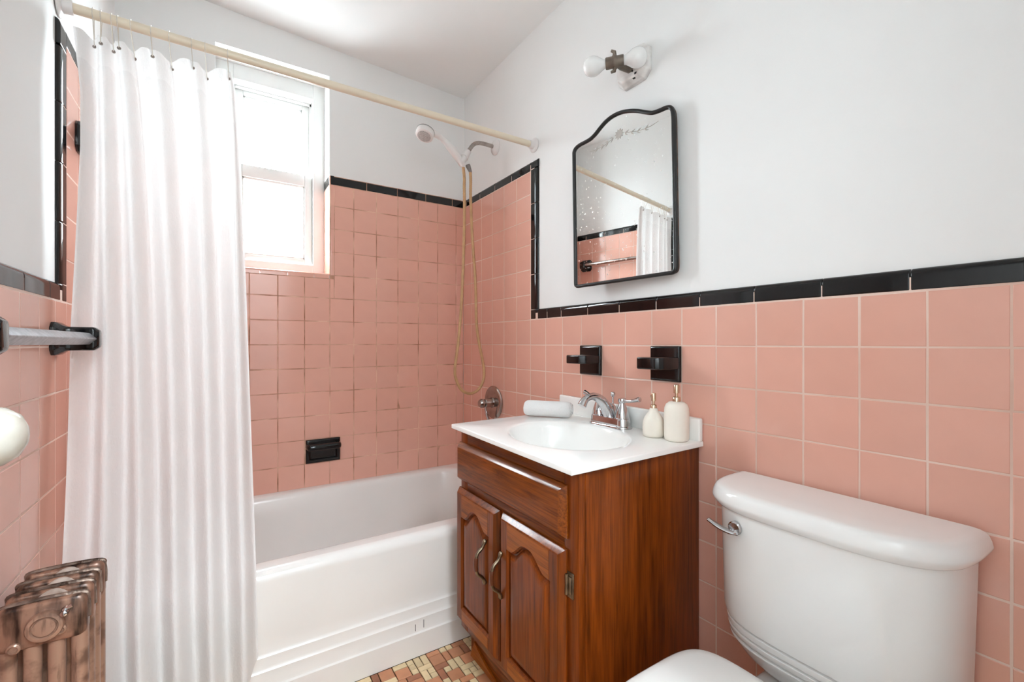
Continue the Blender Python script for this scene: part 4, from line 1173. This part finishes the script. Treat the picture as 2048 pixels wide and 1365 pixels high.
def egg(z, ins=0.0, xb=-0.262, xfr=-0.720, hw=0.176, nb=5.0, N=64):
    r = []
    xc = -0.440
    for k in range(N):
        a = 2 * PI * k / N
        c, s = math.cos(a), math.sin(a)
        if c >= 0: n, rx = nb, (xb - xc) - ins
        else: n, rx = 2.25, (xc - xfr) - ins
        y = (hw - ins) * math.copysign(abs(s) ** (2 / (n if c >= 0 else 2.25)), s)
        r.append((xc + rx * math.copysign(abs(c) ** (2 / n), c), TYC + y, z))
    return r
bm = bmesh.new(); loft(bm, [egg(-0.658, 0.004), egg(-0.655, 0.0), egg(-0.645, 0.0), egg(-0.639, 0.003), egg(-0.635, 0.009), egg(-0.633, 0.022), egg(-0.6318, 0.06)]); obj('seat_lid', bm, M['seat_plastic'], t, ang=70)
bm = bmesh.new(); loft(bm, [egg(-0.677, 0.003, hw=0.178), egg(-0.674, -0.001, hw=0.178), egg(-0.664, -0.001, hw=0.178), egg(-0.660, 0.004, hw=0.178)]); obj('seat', bm, M['seat_plastic'], t, ang=70)
bm = bmesh.new()
loft(bm, [egg(ZFLOOR, 0.07, xb=-0.10, xfr=-0.62, hw=0.17, nb=3), egg(-1.03, 0.072, xb=-0.10, xfr=-0.62, hw=0.17, nb=3), egg(-0.95, 0.085, xb=-0.10, xfr=-0.63, hw=0.17, nb=3), egg(-0.85, 0.06, xb=-0.10, xfr=-0.67, hw=0.172, nb=3), egg(-0.76, 0.02, xb=-0.16, xfr=-0.71, hw=0.175, nb=3), egg(-0.71, 0.004, xb=-0.20, xfr=-0.718, hw=0.176, nb=4), egg(-0.685, 0.0, xb=-0.235, xfr=-0.718, hw=0.176, nb=4), egg(-0.679, 0.006, xb=-0.235, xfr=-0.718, hw=0.176, nb=4)])
obj('bowl', bm, M['porcelain'], t, ang=60)
bm = nbox(-0.255, -0.055, TYC - 0.118, TYC + 0.118, -0.80, -0.731); obj('rear_deck', bm, M['porcelain'], t, bev=0.014, seg=4)
bm = nbox(-0.292, -0.215, TYC - 0.125, TYC + 0.125, -0.76, -0.682); obj('deck_step', bm, M['porcelain'], t, bev=0.012, seg=4)
for s in (-1, 1):
    bm = bmesh.new(); tube(bm, [(-0.252, TYC + 0.075 * s - 0.02, -0.664), (-0.252, TYC + 0.075 * s + 0.02, -0.664)], 0.012, 14); obj('hinge', bm, M['seat_plastic'], t)

# ------------------------------------------------------------------ radiator
rx0, rx1 = -1.4390, -1.3280; RT, RB = -0.4200, -0.955
t = thing('radiator', 'old beige cast iron column radiator with worn tops, low on the left wall', 'radiator', (-1.384, -1.12, ZFLOOR))
cols = [rx0 + 0.0135 + 0.0288 * k for k in range(4)]
def section(y, th=0.026):
    bm = bmesh.new()
    def rr(hw, r, x0, x1, z0, z1, y):
        pts = []
        for cx, cz, a0 in ((x1 - r, z1 - r, 0), (x0 + r, z1 - r, PI / 2), (x0 + r, z0 + r, PI), (x1 - r, z0 + r, 1.5 * PI)):
            for k in range(6):
                a = a0 + PI / 2 * k / 5
                pts.append((cx + r * math.cos(a), y, cz + r * math.sin(a)))
        return pts
    def header(bm, z0, z1):
        ring = []
        for dy, ins in ((-0.5, 0.006), (-0.42, 0.0022), (-0.25, 0.0), (0.25, 0.0), (0.42, 0.0022), (0.5, 0.006)):
            ring.append(rr(0, 0.012, rx0 + ins, rx1 - ins, z0 + ins, z1 - ins, y + dy * th))
        loft(bm, ring)
    header(bm, RB - 0.004, RB + 0.062)
    for i, cx in enumerate(cols):
        w = 0.0100
        tube(bm, [(cx, y, RB + 0.05), (cx, y, RT - 0.05)], w, 14, squash=1.15)
    for cx in (rx0 + 0.02, rx1 - 0.02):
        tube(bm, [(cx, y, RB + 0.02), (cx, y, RB - 0.05), (cx, y, ZFLOOR)], [0.012, 0.012, 0.017], 12)
    s = obj('section', bm, M['radiator'], t, ang=40)
    hb_ = bmesh.new(); header(hb_, RT - 0.072, RT)
    obj('header', hb_, M['radiator_head'], s, ang=40, label='darker tarnished header')
    # the worn ridge along the top
    rb = bmesh.new()
    prf = smooth_path([(rx0 + 0.0015, y, RT - 0.045), (rx0 + 0.0020, y, RT - 0.014), (rx0 + 0.012, y, RT - 0.0005), (rx1 - 0.012, y, RT - 0.0005), (rx1 - 0.0020, y, RT - 0.013), (rx1 - 0.0008, y, RT - 0.045)], 6)
    tube(rb, prf, 0.0042, 8)
    obj('worn_ridge', rb, M['rust_top'], s)
    return s
ys = [-1.193, -1.148, -1.103, -1.058]
secs = [section(y) for y in ys]
hubx, hubz = (rx0 + rx1) / 2 + 0.004, RT - 0.040
for a, b in zip(ys, ys[1:]):
    bm = bmesh.new(); lathe(bm, [(0.024, 0.008), (0.0245, 0.014), (0.0245, 0.031), (0.024, 0.037)], (hubx, a, hubz + 0.016), (0, 1, 0), 26); obj('hub', bm, M['dust'], t, label='dusty round hub between two sections')
    bm = bmesh.new(); lathe(bm, [(0.022, 0.008), (0.023, 0.014), (0.023, 0.031), (0.022, 0.037)], (hubx, a, RB + 0.030), (0, 1, 0), 20); obj('hub', bm, M['dust'], t)
fyy = ys[0] - 0.013
for hz in (hubz, RB + 0.030):
    bm = bmesh.new(); lathe(bm, [(0.003, -0.002), (0.0240, -0.002), (0.0240, 0.006), (0.0225, 0.009), (0.0175, 0.010), (0.0160, 0.006), (0.0148, 0.0060), (0.0138, 0.0095), (0.003, 0.0100)], (hubx + 0.001, fyy, hz + 0.002), (0, -1, 0), 36); obj('end_plug', bm, M['radiator'], t, ang=30)
bm = bmesh.new(); lathe(bm, [(0.002, -0.002), (0.0060, -0.002), (0.0060, 0.010), (0.0045, 0.012), (0.0045, 0.016), (0.002, 0.017)], (rx1 - 0.026, fyy, RT - 0.020), (0, -1, 0), 16)
tube(bm, [(rx1 - 0.026, fyy - 0.006, RT - 0.017), (rx1 - 0.017, fyy - 0.006, RT - 0.013)], 0.003, 8); obj('bleed_valve', bm, M['chrome'], t, ang=45)
for cx, cz in ((rx1 - 0.033, RT - 0.050), (rx0 + 0.024, RT - 0.064)):
    bm = bmesh.new(); lathe(bm, [(0.002, -0.004), (0.0085, -0.004), (0.0085, 0.004), (0.0060, 0.0060), (0.0045, 0.003), (0.002, 0.003)], (cx, fyy, cz), (0, -1, 0), 20); obj('boss', bm, M['radiator'], t, ang=35)

# ------------------------------------------------------------------ open door by the left wall, its knob just in view
bm = nbox(-1.4440, -1.4060, YF + 0.012, -1.4720, ZFLOOR + 0.012, 0.955)
door_1 = struct('door_1', bm, M['paint_wood'], bev=0.003)
kz = -0.0945
bm = bmesh.new(); lathe(bm, [(0.003, -0.002), (0.026, -0.002), (0.027, 0.003), (0.020, 0.007), (0.003, 0.008)], (-1.406, -1.531, kz), (1, 0, 0), 28); obj('rosette', bm, M['brass'], door_1)
bm = bmesh.new(); lathe(bm, [(0.003, 0.006), (0.010, 0.008), (0.010, 0.026), (0.014, 0.030), (0.0265, 0.036), (0.0325, 0.047), (0.0338, 0.058), (0.0315, 0.070), (0.0235, 0.081), (0.0120, 0.0870), (0.003, 0.0885)], (-1.406, -1.531, kz), (1, 0, 0), 40); obj('door_knob', bm, M['knob'], door_1, label='round white ceramic door knob', ang=70)

# ------------------------------------------------------------------ floor mosaic
U = 0.0235
def mosaic(x0, y0, nx, ny, taken=None):
    """random modular pattern of 2x2, 2x1 and 1x1 chips on a grid; yields (i, j, w, h)"""
    occ = [[False] * ny for _ in range(nx)]
    cells = [(i, j) for j in range(ny - 1, -1, -1) for i in range(nx)]
    big = []
    order = cells[:]; random.shuffle(order)
    def free(i, j, w, h):
        return i + w <= nx and j + h <= ny and all(not occ[a][b] for a in range(i, i + w) for b in range(j, j + h))
    def take(i, j, w, h):
        for a in range(i, i + w):
            for b in range(j, j + h): occ[a][b] = True
    for i, j in order:
        if free(i, j, 2, 2) and (i + 2 * j) % 5 in (0, 3) and random.random() < 0.30:
            take(i, j, 2, 2); yield (i, j, 2, 2)
    for i, j in order:
        q = random.random()
        if q < 0.36 and free(i, j, 2, 1): take(i, j, 2, 1); yield (i, j, 2, 1)
        elif q < 0.72 and free(i, j, 1, 2): take(i, j, 1, 2); yield (i, j, 1, 2)
    for i, j in cells:
        if free(i, j, 1, 1): take(i, j, 1, 1); yield (i, j, 1, 1)
_chip = {}
def chip_mesh(w, h, m):
    key = (w, h, m.name)
    if key not in _chip:
        bm = bmesh.new()
        a, b = w * U / 2 - 0.0014, h * U / 2 - 0.0014
        loft(bm, [[(-a, -b, -0.006), (a, -b, -0.006), (a, b, -0.006), (-a, b, -0.006)], [(-a, -b, -0.0012), (a, -b, -0.0012), (a, b, -0.0012), (-a, b, -0.0012)], [(-a + 0.001, -b + 0.001, 0), (a - 0.001, -b + 0.001, 0), (a - 0.001, b - 0.001, 0), (-a + 0.001, b - 0.001, 0)]], cap0=False)
        me = bpy.data.meshes.new('mosaic_tile'); bm.to_mesh(me); bm.free(); me.materials.append(m); _chip[key] = me
    return _chip[key]
def chip_mat(w, h):
    q = random.random()
    if w * h == 4: return M['terracotta']
    if w * h == 2: return M['cream'] if q < 0.70 else (M['terracotta'] if q < 0.86 else M['rust'])
    return M['cream'] if q < 0.72 else (M['terracotta'] if q < 0.88 else M['rust'])
MX, MY, MNX, MNY = -1.0150, -0.7895 - 13 * U, 30, 13
for i, j, w, h in mosaic(MX, MY, MNX, MNY):
    o = bpy.data.objects.new('mosaic_tile', chip_mesh(w, h, chip_mat(w, h))); COL.objects.link(o); o.parent = floor
    o.location = (MX + (i + w / 2) * U, MY + (j + h / 2) * U, ZFLOOR + random.uniform(-0.0006, 0.0002))
    o.rotation_euler = (random.gauss(0, 0.008), random.gauss(0, 0.008), random.gauss(0, 0.012))
bm = bmesh.new(); mats = [M['terracotta'], M['rust'], M['cream']]
bx, by = MX - 19 * U, MY - 48 * U
for i, j, w, h in mosaic(bx, by, 63, 61):
    if 19 <= i + w - 1 and i < 19 + MNX and j + h - 1 >= 48: 
        continue
    x0, y0 = bx + i * U, by + j * U
    if x0 < XL or x0 + w * U > 0 : continue
    k = mats.index(chip_mat(w, h))
    a, b = x0 + 0.0011, x0 + w * U - 0.0011; c, d = y0 + 0.0011, y0 + h * U - 0.0011
    lo = [bm.verts.new(p) for p in ((a, c, ZFLOOR - 0.006), (b, c, ZFLOOR - 0.006), (b, d, ZFLOOR - 0.006), (a, d, ZFLOOR - 0.006))]
    hi = [bm.verts.new(p) for p in ((a, c, ZFLOOR), (b, c, ZFLOOR), (b, d, ZFLOOR), (a, d, ZFLOOR))]
    for f in ([hi[0], hi[1], hi[2], hi[3]], [lo[0], lo[1], hi[1], hi[0]], [lo[1], lo[2], hi[2], hi[1]], [lo[2], lo[3], hi[3], hi[2]], [lo[3], lo[0], hi[0], hi[3]]):
        bm.faces.new(f).material_index = k
obj('mosaic_field', bm, mats, floor, smooth=False, kind='stuff')

# ------------------------------------------------------------------ lift the room so that the floor is at zero
for o in list(SC.objects):
    if o.parent is None and o.type in ('MESH', 'EMPTY'):
        o.location.z += ZF
